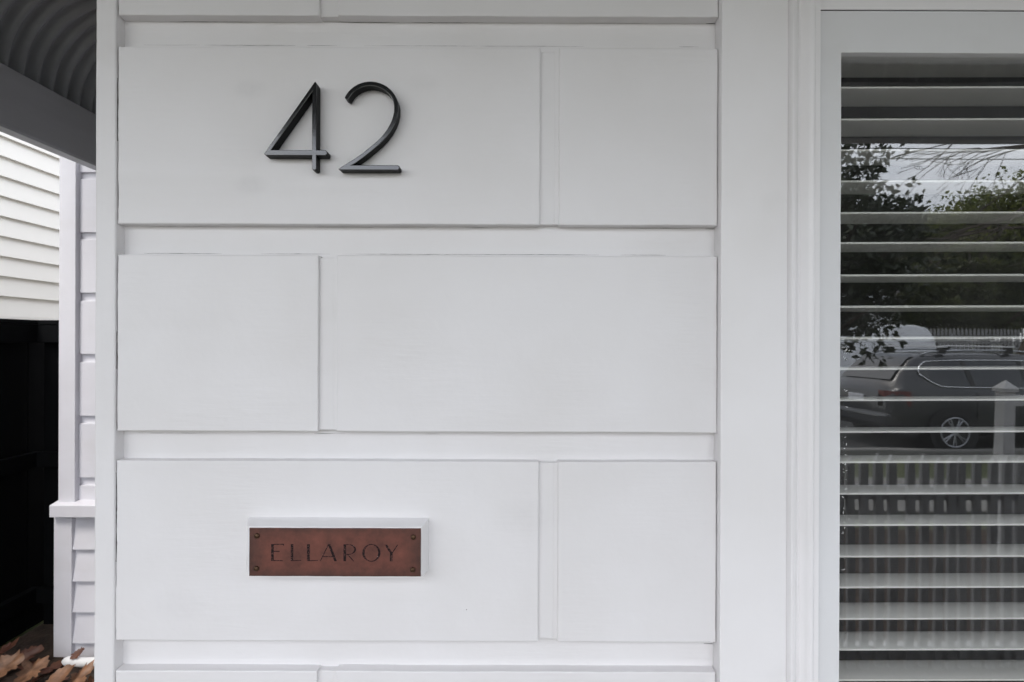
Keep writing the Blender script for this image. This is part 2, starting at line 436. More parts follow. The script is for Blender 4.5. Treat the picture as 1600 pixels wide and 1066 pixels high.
tag(MB().box(-120, 120, -13.56, -13.4, -0.1, 0.12).build('far_kerb', M['concrete'], bevel=0.02), kind='structure')
tag(MB().box(-120, 120, -5.4, -4.2, -0.1, 0.09).build('footpath', M['concrete']), kind='structure')
tag(MB().add([(-2.38, -3.39, 0.206), (8, -3.39, 0.206), (8, 1.66, 0.206), (-2.0, 1.66, 0.206), (-2.0, 6, 0.206), (-2.38, 6, 0.206)], [(0, 1, 2, 3, 4, 5)]).build('garden_bed', M['soil']), kind='structure')
tag(MB().box(-1.62, 5.0, -1.22, -0.03, 0.0, 0.30).build('porch_floor', M['porch'], bevel=0.01), kind='structure')  # unseen slab, put in for the light it bounces onto the wall

# ------------------------------------------------------------------ the house
house = empty('house', (0, 0, 0.2), 'white painted timber house front clad in block-pattern boards under a curved iron verandah', 'house')

def wobble(t, seed, amp):
    return amp * mnoise.noise(Vector((t * 9.0, seed * 7.31, 0.5))) + 0.6 * amp * mnoise.noise(Vector((t * 41.0, seed * 3.1, 4.2))) + 0.45 * amp * mnoise.noise(Vector((t * 130.0, seed * 1.7, 8.2)))

def board_mesh(name, x0, x1, z0, z1, yf, yb, bev=0.0012, amp=0.00045, seed=0.0, step=0.016, left_amp=None):
    """one board face with hand-painted, slightly uneven edges"""
    def edge(a, b, n, fixed, horizontal, sgn, am, sd):
        res = []
        for i in range(n):
            t = a + (b - a) * i / n
            d = wobble(t, sd, am)
            res.append((t, fixed + sgn * d) if horizontal else (fixed + sgn * d, t))
        return res
    nx = max(2, int((x1 - x0) / step)); nz_ = max(2, int((z1 - z0) / step))
    la = amp if left_amp is None else left_amp
    ring = edge(x0, x1, nx, z0, True, 1, amp, seed + 1) + edge(z0, z1, nz_, x1, False, 1, amp, seed + 2) + \
           edge(x1, x0, nx, z1, True, 1, amp, seed + 3) + edge(z1, z0, nz_, x0, False, 1, la, seed + 4)
    cx, cz = (x0 + x1) / 2, (z0 + z1) / 2
    def inset(p, d):
        return (p[0] + (d if p[0] < x0 + 0.004 else (-d if p[0] > x1 - 0.004 else 0)), p[1] + (d if p[1] < z0 + 0.004 else (-d if p[1] > z1 - 0.004 else 0)))
    n = len(ring)
    mb = MB()
    r0 = [(p[0], yb, p[1]) for p in ring]
    r1 = [(p[0], yf + bev, p[1]) for p in ring]
    r2 = [(inset(p, bev * 0.35)[0], yf + bev * 0.3, inset(p, bev * 0.35)[1]) for p in ring]
    r3 = [(inset(p, bev * 1.1)[0], yf, inset(p, bev * 1.1)[1]) for p in ring]
    vs = r0 + r1 + r2 + r3
    fs = []
    for k in range(3):
        for i in range(n):
            fs.append((k * n + i, k * n + (i + 1) % n, (k + 1) * n + (i + 1) % n, (k + 1) * n + i))
    fs.append(tuple(range(3 * n, 4 * n)))
    mb.add(vs, fs)
    return mb.mesh(name)

# front wall: blocks proud of a recessed backing
RD = 0.0150                      # depth of the horizontal channels
XL, XLB, XR = X(149), X(181.3), X(1120.5)
wall = MB().box(XL + 0.004, XR + 0.02, RD, 0.09, 0.2, 3.12).build('wall', M['paint_h'], house)
rows = []
pitch = (Z(400) - Z(721)) 
edges = [(Z(25.5), Z(25.5) + (Z(400) - Z(675.5))), (Z(351.5), Z(74.5)), (Z(675.5), Z(400)), (Z(1003), Z(721.5)), (Z(1050) - (Z(721.5) - Z(1003)), Z(1050))]
joints = [('C', 497, 526), ('B', 842, 872)]
allrows = []
for i, (z0, z1) in enumerate(edges):
    allrows.append((z0, z1, 0 if i % 2 == 0 else 1))
z = edges[0][1]; kk = 1
while z + 0.05 < 3.05:
    z0 = z + 0.038; z1 = min(z0 + 0.234, 3.1); allrows.append((z0, z1, kk % 2)); z = z1; kk += 1
z = edges[-1][0]; kk = 1
while z - 0.05 > 0.25:
    z1 = z - 0.038; z0 = max(z1 - 0.234, 0.22); allrows.append((z0, z1, kk % 2)); z = z0; kk += 1
for i, (z0, z1, j) in enumerate(allrows):
    a, b = (X(497), X(526)) if j == 0 else (X(842.5), X(872.5))
    gap = 0.0013
    for s, (xa, xb) in enumerate(((XLB + gap, a), (b, XR))):
        me = board_mesh('block', xa, xb, z0, z1, 0.0, RD + 0.002, bev=0.0013, seed=i * 5.3 + s * 2.1, step=0.006, left_amp=0.0013 if s == 0 else 0.0004)
        link('block', me, M['paint_h'], wall)
    # the shallower upright joint between the two blocks, with a thin quirk against the right-hand block
    me = board_mesh('joint_strip', a - 0.001, b - 0.0052, z0 + 0.0015, z1 - 0.0025, 0.0052, RD + 0.002, bev=0.0008, amp=0.0003, seed=i * 3.7 + 80)
    link('joint_strip', me, M['paint_v'], wall)
    me = board_mesh('joint_strip', b - 0.0058, b + 0.001, z0 + 0.0015, z1 - 0.0025, 0.0047, RD + 0.002, bev=0.0006, amp=0.0003, seed=i * 4.7 + 90)
    link('joint_strip', me, M['paint_v'], wall)

# corner board at the left end
cb = board_mesh('corner_board', XL, XLB - 0.0002, 0.2, 3.12, -0.0015, 0.06, bev=0.0022, amp=0.0004, seed=33)
link('corner_board', cb, M['paint_v'], house)
# wall returning beside the corner, back to the recessed wall
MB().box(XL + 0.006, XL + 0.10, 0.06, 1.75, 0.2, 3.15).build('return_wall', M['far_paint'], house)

# split in the paint along the top channel, filled with bare timber
mb = MB()
ztop = Z(25.5)
def sliver(px0, px1, py, h, Y):
    x0, x1 = X(px0, Y), X(px1, Y); zc = Z(py, Y); n = 14
    up = []; dn = []
    for i in range(n + 1):
        t = i / n; x = x0 + (x1 - x0) * t; hh = h * math.sin(math.pi * t) ** 0.7 * (0.7 + 0.3 * math.sin(i * 2.3)) + 1e-5
        up.append((x, Y, zc + hh)); dn.append((x, Y, zc - hh))
    return up + dn[::-1]
for a, b, y, h in ((191, 247, 33.6, 0.0006), (298, 304, 33.8, 0.0005)):
    vs = sliver(a, b, y, h, RD - 0.0004)
    MB().add(vs, [tuple(range(len(vs)))]).build('paint_split', M['crack'], wall)

# broken black hairlines: dirt-filled beside the corner board, plain dark on the block tops and in the channel corners
def hairline(mb, x0, x1, z, Y, h):
    n = max(3, int((x1 - x0) / 0.006)); ph = rng.uniform(0, 50)
    up = []; dn = []
    for i in range(n + 1):
        t = i / n; x = x0 + (x1 - x0) * t
        c = z + 0.0003 * mnoise.noise(Vector((x * 60, ph, 0))); hh = h * (0.25 + 0.75 * abs(mnoise.noise(Vector((x * 140, ph, 5))))) * math.sin(math.pi * min(max(t, .02), .98)) ** 0.4
        up.append((x, Y, c + hh)); dn.append((x, Y, c - hh))
    vs = up + dn
    mb.add(vs, [(i, i + 1, n + 1 + i + 1, n + 1 + i) for i in range(n)])
mb = MB()
for py, n_, h_ in ((73.6, 9, 0.00042), (399.0, 11, 0.00042)):
    for k_ in range(n_):
        a = rng.uniform(190, 1080); hairline(mb, X(a, RD), min(X(a + rng.uniform(25, 170), RD), X(1116, RD)), Z(py - 0.9, RD), RD - 0.0006, h_ * rng.uniform(.6, 1))
for py, n_ in ((36.4, 9), (356.2, 8), (678.6, 3)):      # where the underside of the blocks meets the backing
    for k_ in range(n_):
        a = rng.uniform(195, 1060); hairline(mb, X(a, RD), min(X(a + rng.uniform(20, 130), RD), X(1115, RD)), Z(py, RD), RD - 0.0006, 0.0004 * rng.uniform(.5, 1))
for py in (36.5, 357, 1004.5):
    hairline(mb, X(1101, RD), X(1119, RD), Z(py, RD), RD - 0.0007, 0.0011)
tag(mb.build('hairline_cracks', M['gap'], wall), kind='stuff')
mb = MB()
z = 1.1
while z < 2.3:
    ln = rng.uniform(0.01, 0.06)
    if rng.random() < 0.62 and any(a + 0.002 < z and z + ln < b - 0.002 for a, b, _ in allrows):      # only beside a block, not across a channel
        n = max(2, int(ln / 0.004))
        for i in range(n):
            za, zb_ = z + ln * i / n, z + ln * (i + 1) / n
            wa = XLB + 0.0004 + 0.0016 * abs(mnoise.noise(Vector((za * 200, 3, 1)))); wb = XLB + 0.0004 + 0.0016 * abs(mnoise.noise(Vector((zb_ * 200, 3, 1))))
            mb.add([(XLB - 0.0009, 0.0012, za), (wa, 0.0012, za), (wb, 0.0012, zb_), (XLB - 0.0009, 0.0012, zb_)], [(0, 1, 2, 3)])
    z += ln
tag(mb.build('corner_cracks', M['gap'], wall), kind='stuff')

# ------------------------------------------------------------------ window
window = empty('window', (X(1450), 0.0, Z(1100)), parent=house)
AF = -0.0135
def ax(px): return X(px, AF)
prof = [(ax(1126.5), AF + 0.0006), (ax(1127.3), AF), (ax(1229.0), AF), (ax(1230.2), AF + 0.0036), (ax(1232.0), AF + 0.0036), (ax(1233.0), AF + 0.0004), (ax(1236), AF - 0.0024), (ax(1240), AF - 0.0026), (ax(1243.5), AF - 0.0006),
        (ax(1246.5), AF + 0.0030), (ax(1250), AF + 0.0058), (ax(1253.5), AF + 0.0058), (ax(1257), AF + 0.0030), (ax(1260), AF - 0.0012), (ax(1263.5), AF - 0.0040), (ax(1267.5), AF - 0.0046), (ax(1270.5), AF - 0.0034),
        (ax(1272.5), AF - 0.0004), (ax(1273.2), AF + 0.0014), (ax(1281.5), AF + 0.0018), (ax(1282.6), AF + 0.003), (X(1283.0, 0.0), 0.05), (X(1122, 0.05) , 0.05), (X(1121.3, 0.0), 0.012), (X(1121.3, 0), -0.0005)]
arch = MB().prism(prof, 'z', 0.75, Z(-60)).build('architrave', M['paint_trim'], window)
smooth_angle(arch, 40)
WR = 1.55                                     # right end of the sash
width_a = ax(1283) - ax(1127)
prof_r = [(2 * (X(1313) + WR) / 2 - p[0] + (X(1313) - X(1313)) , p[1]) for p in prof]
arch2 = MB().prism([(p[0], p[1]) for p in prof_r], 'z', 0.75, Z(-60)).build('architrave', M['paint_trim'], window)
smooth_angle(arch2, 40)
SF = 0.0015                                   # face of the sash
GY = 0.0105                                   # glass
sx0, sx1 = X(1283.5, SF), X(1312.8, SF)
szt0, szt1 = Z(80.5, SF), Z(15.5, SF)
mir = X(1313) + WR
zb = 0.86
def rough_board(x0, x1, z0, z1, seed, name, matname='paint_sash', yf=SF):
    return link(name, board_mesh(name, x0, x1, z0, z1, yf, 0.03, bev=0.0016, amp=0.0004, seed=seed), M[matname], window)
def sash():
    ox0, ox1 = X(1279, SF), mir - X(1279, SF)
    hx0, hx1, hz0, hz1 = sx1, mir - sx1, zb + 0.07, szt0
    hole = []
    for a, b, fixed, hor, sd in ((hx0, hx1, hz0, True, 1), (hz0, hz1, hx1, False, 2), (hx1, hx0, hz1, True, 3), (hz1, hz0, hx0, False, 4)):
        m_ = int(abs(b - a) / 0.02)
        for i in range(m_):
            t = a + (b - a) * i / m_; d = wobble(t, 200 + sd, 0.0004) if i else 0
            hole.append((t, fixed + d) if hor else (fixed + d, t))
    bm = bmesh.new()
    def ring(pts):
        vs = [bm.verts.new((p[0], SF, p[1])) for p in pts]
        return [bm.edges.new((vs[i], vs[(i + 1) % len(vs)])) for i in range(len(vs))]
    e1 = ring([(ox0, zb), (ox1, zb), (ox1, szt1), (ox0, szt1)]); e2 = ring(hole)
    bmesh.ops.triangle_fill(bm, use_beauty=True, edges=e1 + e2)
    ext = bmesh.ops.extrude_face_region(bm, geom=list(bm.faces))
    for v in [g for g in ext['geom'] if isinstance(g, bmesh.types.BMVert)]: v.co.y = 0.03
    bmesh.ops.recalc_face_normals(bm, faces=bm.faces)
    ed = [e for e in bm.edges if len(e.link_faces) == 2 and e.calc_face_angle(0) > 0.8 and all(abs(v.co.y - SF) < 1e-5 for v in e.verts)]
    bmesh.ops.bevel(bm, geom=ed, offset=0.0014, segments=2, profile=0.5, affect='EDGES', clamp_overlap=True)
    me = bpy.data.meshes.new('sash'); bm.to_mesh(me); bm.free()
    return link('sash', me, M['paint_sash'], window)
sash()
# head of the frame above the sash, a little proud, with a dark box for the shade in the joint under it
MB().box(ax(1283.5), mir - ax(1283.5), -0.001, 0.002, Z(12.6, -0.001), Z(-62)).build('head_frame', M['paint_trim'], window, bevel=0.001)
MB().box(sx0 + 0.002, mir - sx0 - 0.002, 0.0045, 0.05, szt1 - 0.002, szt1 + 0.02).build('head_gap', M['gap'], window)
MB().box(ax(1127), mir - ax(1127), AF, 0.05, Z(-60) + 0.0005, Z(-60) + 0.13).build('head_architrave', M['paint_trim'], window, bevel=0.002)
MB().box(X(1115), mir - X(1115), -0.05, 0.05, zb - 0.05, zb - 0.0005).build('sill', M['paint_trim'], window, bevel=0.004)
MB().box(sx1 - 0.006, mir - sx1 + 0.006, GY, GY + 0.003, zb + 0.06, szt0 + 0.006).build('glass_pane', M['glass'], window)
# ragged paint line round the glass
mb = MB()
n = 260
pts = []
for i in range(n + 1):
    zz = szt0 + 0.001 + (zb + 0.3 - szt0) * i / n
    wdt = 0.0012 + 0.0011 * abs(mnoise.noise(Vector((zz * 60, 1.7, 0)))) + 0.0016 * max(0, mnoise.noise(Vector((zz * 23, 9.7, 0))) - 0.25)
    pts.append((zz, wdt))
for i in range(n):
    (z0, w0), (z1, w1) = pts[i], pts[i + 1]
    x = sx1 - 0.001
    b = len(mb.v)
    mb.add([(x, GY - 0.0045, z0), (sx1 + w0, GY - 0.0003, z0), (sx1 + w1, GY - 0.0003, z1), (x, GY - 0.0045, z1)], [(0, 1, 2, 3)])
mb.build('putty_line', M['paint_sash'], window)
mb = MB()
for i in range(46):                                          # dried paint flecks on the glass beside the stile
    py = rng.choice([rng.uniform(540, 560), rng.uniform(600, 780), rng.uniform(720, 940)])
    px = 1316 + abs(rng.gauss(0, 4)) + rng.random() * 3
    c = P(px, py, GY - 0.0004); ang = rng.uniform(0, 3.1); ln = rng.uniform(0.0006, 0.0025); wd = rng.uniform(0.0003, 0.0006)
    dx, dz = math.cos(ang), math.sin(ang)
    q = [(c.x + dx * ln * a - dz * wd * b, c.y, c.z + dz * ln * a + dx * wd * b) for a, b in ((-1, -.4), (0.2, -1), (1, .2), (-.3, 1))]
    mb.add(q, [(0, 1, 2, 3)])
tag(mb.build('paint_fleck', M['post'], window), kind='stuff')
# wall above, below and right of the window
MB().box(XR + 0.021, mir - XR - 0.0005, 0.0, 0.09, 0.2, zb - 0.051).build('apron_wall', M['paint_h'], house)
MB().box(XR + 0.021, mir - XR - 0.0005, 0.0, 0.09, Z(-60) + 0.1305, 3.12).build('lintel_wall', M['paint_h'], house)
MB().box(mir - XR, 5.0, 0.0, 0.09, 0.2, 3.12).build('side_wall', M['paint_h'], house)
# the room behind the blind
x0, x1, y0, y1, z0, z1 = XL + 0.12, 4.5, 0.091, 4.0, 0.3, 3.0
room = MB()
room.add([(x0, y0, z0), (x1, y0, z0), (x1, y1, z0), (x0, y1, z0), (x0, y0, z1), (x1, y0, z1), (x1, y1, z1), (x0, y1, z1)],
         [(0, 1, 2, 3), (4, 7, 6, 5), (1, 5, 6, 2), (2, 6, 7, 3), (3, 7, 4, 0)])
room.build('room', M['dark_room'], house)
# jamb lining between wall faces
for a, b in ((X(1283.6, 0), X(1283.6, 0) + 0.012), (mir - X(1283.6, 0) - 0.012, mir - X(1283.6, 0))):
    MB().box(a, b, 0.031, 0.12, zb, szt1).build('jamb', M['paint_sash'], window)

# ------------------------------------------------------------------ venetian blind
SY = 0.036
bl = empty('venetian_blind', (X(1450, SY), SY, Z(1066, SY)), 'white venetian blind with open slats hanging behind the window glass', 'blind')
bx0, bx1 = X(1302, SY), mir - X(1302, SY)
TH, SW, TILT = 0.0042, 0.050, math.atan(0.069)
sec = []
ns = 8
for i in range(ns + 1):
    t = i / ns; y = SW * t; crown = 0.0016 * math.sin(math.pi * t)
    sec.append((y, -math.tan(TILT) * y + crown))
poly = [(y, z + TH / 2 * (0.55 if i in (0, ns) else 1)) for i, (y, z) in enumerate(sec)] + [(y, z - TH / 2 * (0.55 if i in (0, ns) else 1)) for i, (y, z) in reversed(list(enumerate(sec)))]
hw = (bx1 - bx0) / 2
slat_me = MB().prism(poly, 'x', -hw, hw).mesh('slat')
slat_me.polygons.foreach_set('use_smooth', [True] * len(slat_me.polygons)); slat_me.set_sharp_from_angle(angle=R(40))
cxb = (bx0 + bx1) / 2
sp = 48.8 / F * (D + SY)
ztop_s = Z(135.5 - 48.8, SY)
RISE = R(0.38)
nsl = 0
z = ztop_s
while z > zb + 0.05:
    o = link('slat', slat_me, M['slat'], bl)
    jz = rng.gauss(0, 0.0006)
    o.location = (cxb, SY, z + jz + RISE * (cxb - X(1315, SY)))
    o.rotation_euler = (rng.gauss(0, 0.006), -RISE + rng.gauss(0, 0.0007), 0)
    nsl += 1
    z -= sp
hr = MB().box(bx0, bx1, SY - 0.004, SY + 0.054, Z(68, SY), Z(20, SY)).build('headrail', M['slat'], bl, bevel=0.002)
for xx in (bx0 + 0.42, bx1 - 0.12):
    for yy in (SY - 0.0012, SY + SW + 0.001):
        MB().tube([(xx, yy, zb + 0.05), (xx, yy, Z(60, SY))], 0.0007, 5).build('ladder_cord', M['slat'], bl)

# ------------------------------------------------------------------ verandah with curved corrugated iron
BX, BY, BZ0, BZ1 = -1.80, -1.26, EYE + 0.756, EYE + 0.972
YW = 1.67                                        # face of the recessed wall
ver = empty('verandah', (BX, BY, 0.2), parent=house)
MB().box(BX - 0.045, BX, BY, YW - 0.002, BZ0 + 0.004, BZ1).build('beam', M['beam'], ver, bevel=0.002)
MB().box(BX - 0.050, BX - 0.001, BY, YW - 0.002, BZ0 - 0.006, BZ0 + 0.0035).build('beam_underside', M['beam_edge'], ver)  # paler strip along the underside of the beam
MB().box(BX + 0.0005, 5.0, BY - 0.045, BY, BZ0, BZ1).build('beam', M['beam'], ver, bevel=0.002)
RR = 0.33
def profile(s):
    """distance along the sheet -> (run from the beam, height above it); quarter round then a shallow slope"""
    a1 = R(78)
    if s < RR * a1:
        a = s / RR
        return RR * (1 - math.cos(a)), RR * math.sin(a)
    r0, h0 = RR * (1 - math.cos(a1)), RR * math.sin(a1)
    d = s - RR * a1
    return r0 + d * math.sin(a1), h0 + d * math.cos(a1)
def normal(s):
    a = min(s / RR, R(78)); return (math.cos(a), -math.sin(a))      # towards the inside
def sheet(run_max, u_fn, place, pitch=0.063, amp=0.0175, sub=12):
    ss = [i * RR * R(78) / 16 for i in range(17)]
    s = ss[-1]
    while profile(s)[0] < run_max: s += 0.12; ss.append(s)
    mb = MB(); nu = None
    u0, u1 = u_fn(0)
    nu = int((u1 - u0) / pitch * sub)
    vs = []
    for s in ss:
        r, h = profile(s); nr, nh = normal(s)
        a, b = u_fn(r)
        for i in range(nu + 1):
            u = u0 + (u1 - u0) * i / nu
            u = max(u, a)
            wv = amp * math.cos(2 * math.pi * u / pitch)
            vs.append(place(u, r + nr * wv, h + nh * wv))
    n = nu + 1
    fs = [(j * n + i, j * n + i + 1, (j + 1) * n + i + 1, (j + 1) * n + i) for j in range(len(ss) - 1) for i in range(nu)]
    mb.add(vs, fs)
    me = bpy.data.meshes.new('iron_sheet'); me.from_pydata(mb.v, [], mb.f); me.validate()
    me.polygons.foreach_set('use_smooth', [True] * len(me.polygons)); me.update()
    return me
off = -0.022
link('iron_sheet', sheet(1.28, lambda r: (BY + r, YW - 0.003), lambda u, r, h: (BX + off + r, u, BZ1 - 0.01 + h)), M['iron'], ver)
link('iron_sheet', sheet(1.24, lambda r: (BX + r, 5.0), lambda u, r, h: (u, BY + off + r, BZ1 - 0.01 + h)), M['iron'], ver)
MB().box(-0.62, 5.0, 0.01, 1.6, 3.16, 3.3).build('roof', M['iron'], house)
MB().box(-1.99, -0.56, 1.80, 12.0, 0.2, 3.25).build('unseen_rear_wall', M['far_paint'], house)  # unseen house body, added to shade the neighbour's wall
MB().box(-0.5595, 5.0, 4.05, 11.9, 0.2, 3.24).build('unseen_rear_wall', M['far_paint'], house)
MB().prism([(-2.14, 3.26), (5.4, 3.26), (5.4, 3.40), (1.5, 5.6), (-2.14, 3.40)], 'y', 0.75, 12.4).build('unseen_main_roof', M['iron'], house)  # out of view, front overhang extended to shade the recessed wall

# ------------------------------------------------------------------ the recessed wall behind the corner
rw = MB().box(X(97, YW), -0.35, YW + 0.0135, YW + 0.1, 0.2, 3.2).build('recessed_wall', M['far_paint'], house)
zs = [Z(749 - 0, YW)]
tops = [749, 652.5, 556, 460, 365.5, 271.5, 175, 79]
bots = [761, 664, 568, 472.5, 376.5, 282, 186, 90]
rail_top = Z(789.5, YW)
prevt = None
for i in range(len(tops)):
    zlow = Z(bots[i - 1], YW) if False else None
for i in range(len(tops) - 1):
    z0 = Z(tops[i], YW) ; z1 = Z(bots[i + 1], YW)
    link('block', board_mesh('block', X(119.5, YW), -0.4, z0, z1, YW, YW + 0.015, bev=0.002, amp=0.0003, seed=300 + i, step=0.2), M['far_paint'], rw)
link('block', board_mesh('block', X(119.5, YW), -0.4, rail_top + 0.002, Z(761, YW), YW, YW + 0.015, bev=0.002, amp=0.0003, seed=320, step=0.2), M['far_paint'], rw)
MB().box(X(91.5, YW - 0.022), X(117.5, YW - 0.022), YW - 0.022, YW + 0.012, rail_top + 0.001, BZ0 + 0.12).build('corner_board', M['far_paint'], rw, bevel=0.003)
MB().box(X(84.8, YW - 0.022), X(113, YW - 0.022), YW - 0.022, YW + 0.012, Z(1030, YW - 0.022), Z(811, YW - 0.022)).build('corner_board', M['far_paint'], rw, bevel=0.003)
yr = YW - 0.05
MB().prism([(yr, Z(811.5, yr)), (yr, Z(792.5, yr)), (YW + 0.012, Z(792.5, yr) + 0.014), (YW + 0.012, Z(811.5, yr))], 'x', X(77.5, yr), -0.4).build('sill_rail', M['far_paint'], rw, bevel=0.003)
eb = [811, 859, 908.5, 956.5, 1004.5, 1053]
for i in range(len(eb) - 1):
    z1, z0 = Z(eb[i], YW), Z(eb[i + 1], YW)
    MB().prism([(YW - 0.016, z0), (YW + 0.003, z1 + 0.008), (YW + 0.012, z1 + 0.008), (YW + 0.012, z0)], 'x', X(113.6, YW), -0.4).build('weatherboard', M['far_paint'], rw)

# ------------------------------------------------------------------ black side fence
def fence_piece(f, x0, x1, y0, y1, z0, z1, name): MB().box(x0, x1, y0, y1, z0, z1).build(name, M['blackfence'], f, bevel=0.002)
FY, FX = 1.98, -2.40
FT = EYE + 26 / F * (FY + D)
f1 = empty('black_fence', (FX, 0, 0.2), 'black stained timber boundary fence running back beside the house', 'fence')
y = -1.8
while y < FY + 0.5:
    fence_piece(f1, FX - 0.03, FX - 0.012, y, y + 0.145, 0.2, FT - 0.03 + rng.uniform(-.003, .003), 'paling'); y += 0.15
for zz, hh in ((FT - 0.10, 0.09), (1.01, 0.075), (0.33, 0.075)):
    fence_piece(f1, FX - 0.0115, FX + 0.026, -1.8, FY, zz, zz + hh, 'rail')
fence_piece(f1, FX - 0.06, FX + 0.03, -1.8, FY + 0.3, FT - 0.009, FT + 0.012, 'capping')
f2 = empty('black_fence', (FX + 0.2, FY, 0.2), 'short black timber fence panel closing the gap to the house corner', 'fence')
x = FX + 0.03
while x < -2.02:
    fence_piece(f2, x, x + 0.095, FY + 0.012, FY + 0.03, 0.2, FT - 0.03, 'paling'); x += 0.1
for zz, hh in ((FT - 0.10, 0.09), (1.01, 0.075), (0.33, 0.075)):
    fence_piece(f2, FX + 0.0265, -2.0, FY - 0.026, FY + 0.0115, zz, zz + hh, 'rail')
fence_piece(f2, FX + 0.031, -1.98, FY - 0.03, FY + 0.045, FT - 0.009, FT + 0.012, 'capping')

# ------------------------------------------------------------------ neighbour's wall
NX = -3.62
nb = empty('neighbour_house', (NX, 3, 0.2), 'cream weatherboard side wall of the neighbouring house behind the black fence', 'house')
MB().box(NX - 4.0, NX - 0.022, -1, 9, 0.2, 4.3).build('wall', M['cream'], nb)
e = 27.7 / F * 4.243
zb0 = EYE + 28 / F * 4.0
base = MB().box(NX - 0.02, NX + 0.016, -1, 9, zb0 - 0.03, zb0 + 0.03).build('base_trim', M['cream'], nb, bevel=0.003)
for i in range(17):
    z0 = zb0 + 0.031 + e * i + (0.0 if i else 0)
    z1 = z0 + e
    MB().prism([(NX + 0.011, z0), (NX - 0.0145, z1 + 0.01), (NX - 0.0215, z1 + 0.01), (NX - 0.0215, z0)], 'y', -1, 9).build('weatherboard', M['cream'], nb)

MB().prism([(NX - 4.4, 4.31), (NX + 0.12, 4.31), (NX + 0.12, 4.45), (NX - 2.0, 6.0), (NX - 4.4, 4.45)], 'y', -1.4, 9.4).build('roof', M['iron'], nb)

# ------------------------------------------------------------------ house numbers
def stroke_poly(center, widths):
    """2-D polyline -> outline"""
    Lp = []; Rp = []
    n = len(center)
    for i, p in enumerate(center):
        a = Vector(center[max(i - 1, 0)]); b = Vector(center[min(i + 1, n - 1)])
        t = (b - a).normalized(); nn = Vector((-t.y, t.x)); wv = widths[i] / 2 if isinstance(widths, (list, tuple)) else widths / 2
        q = Vector(p)
        Lp.append(q + nn * wv); Rp.append(q - nn * wv)
    return Lp + Rp[::-1]

DF = -0.0165                                    # front face of the digits
def zp(zx, zy): return (380 + zx / 5.329, 100 + zy / 5.329)
def px2(p, Y): return (X(p[0], Y), Z(p[1], Y))
def extrude_outline(outlines, yf, yb, bev):
    mb = MB()
    for ol in outlines:
        pts = [Vector(p) for p in ol]
        mb2 = MB().prism([(p[0], p[1]) for p in pts], 'y', yf, yb)
        mb.add(mb2.v, mb2.f)
    me = mb.mesh('digit', bevel=bev, seg=2)
    return me
def digit(outline_px, name, label):
    ol = [px2(zp(*p), DF) for p in outline_px]
    o = link(name, extrude_outline([ol], DF, -0.0022, 0.0009), M['digit'])
    return o

# the "4" is one outline with a hole: build as a polygon mesh by hand
def four():
    outer = [(590, 150), (602, 166), (602, 722), (680, 722), (690, 732), (690, 758), (680, 768), (602, 768), (602, 880), (592, 890), (574, 890), (566, 880), (566, 768), (178, 768), (168, 758), (170, 750)]
    hole = [(566, 240), (566, 722), (228, 722)]
    bm = bmesh.new()
    def ring(pts, y):
        vs = [bm.verts.new((px2(zp(*p), DF)[0], y, px2(zp(*p), DF)[1])) for p in pts]
        return vs, [bm.edges.new((vs[i], vs[(i + 1) % len(vs)])) for i in range(len(vs))]
    v1, e1 = ring(outer, DF); v2, e2 = ring(hole, DF)
    bmesh.ops.triangle_fill(bm, use_beauty=True, edges=e1 + e2)
    ext = bmesh.ops.extrude_face_region(bm, geom=list(bm.faces))
    nv = [g for g in ext['geom'] if isinstance(g, bmesh.types.BMVert)]
    for v in nv: v.co.y = -0.0022
    bmesh.ops.recalc_face_normals(bm, faces=bm.faces)
    ed = [e for e in bm.edges if len(e.link_faces) == 2 and e.calc_face_angle(0) > 0.3 and all(abs(v.co.y - DF) < 1e-5 for v in e.verts)]
    bmesh.ops.bevel(bm, geom=ed, offset=0.0008, segments=2, profile=0.5, affect='EDGES', clamp_overlap=True)
    me = bpy.data.meshes.new('digit'); bm.to_mesh(me); bm.free()
    return me
h4 = empty('house_number', P(460, 270, -0.002), 'black metal house number 4 mounted on the white board', 'house number', 'house number digits')
link('digit', four(), M['digit'], h4)
h2 = empty('house_number', P(580, 270, -0.002), 'black metal house number 2 with a curved neck mounted on the white board', 'house number', 'house number digits')
c2 = []
# neck: centre line of the curve, then the diagonal to the lower left tip
for a in range(158, -1, -8):
    t = R(a); c2.append((1052 + 216 * math.cos(t), 372 - 205 * math.sin(t) * (1.0 if a > 90 else 1.0)))
for x, y in ((1266, 405), (1256, 450), (1238, 500), (1208, 555), (1168, 608), (1118, 660), (1058, 712), (990, 766), (925, 812), (858, 856)):
    c2.append((x, y))
lo = stroke_poly(c2, 36)
nL = len(c2)
left, right = lo[:nL], lo[nL:][::-1]
left = [tuple(p) for p in left]; right = [tuple(p) for p in right]
# stroke_poly with y downwards: decide which side is the outer one
import itertools
outer, inner = (left, right) if Vector(left[8]).y < Vector(right[8]).y else (right, left)
two = outer[:-1] + [(916, 842), (905, 848), (1285, 848), (1296, 856), (1296, 872), (1286, 886), (800, 886), (786, 880)]
inner_part = [p for p in inner[:-2]]
# outline: outer side of the neck ends on the right; inner side runs to the lower left tip
right_side = outer[:-2] + [(930, 832), (903, 846), (1283, 846), (1296, 854), (1296, 876), (1284, 888), (798, 888), (784, 878)]
outline = right_side + inner[:-1][::-1]
link('digit', extrude_outline([[px2(zp(*p), DF) for p in outline]], DF, -0.0022, 0.0008), M['digit'], h2)
for h, pins in ((h4, ((585, 400), (585, 820))), (h2, ((1270, 400), (960, 868)))):
    for p in pins:
        q = px2(zp(*p), DF); MB().tube([(q[0], -0.004, q[1]), (q[0], 0.004, q[1])], 0.0015, 8).build('pin', M['digit'], h)

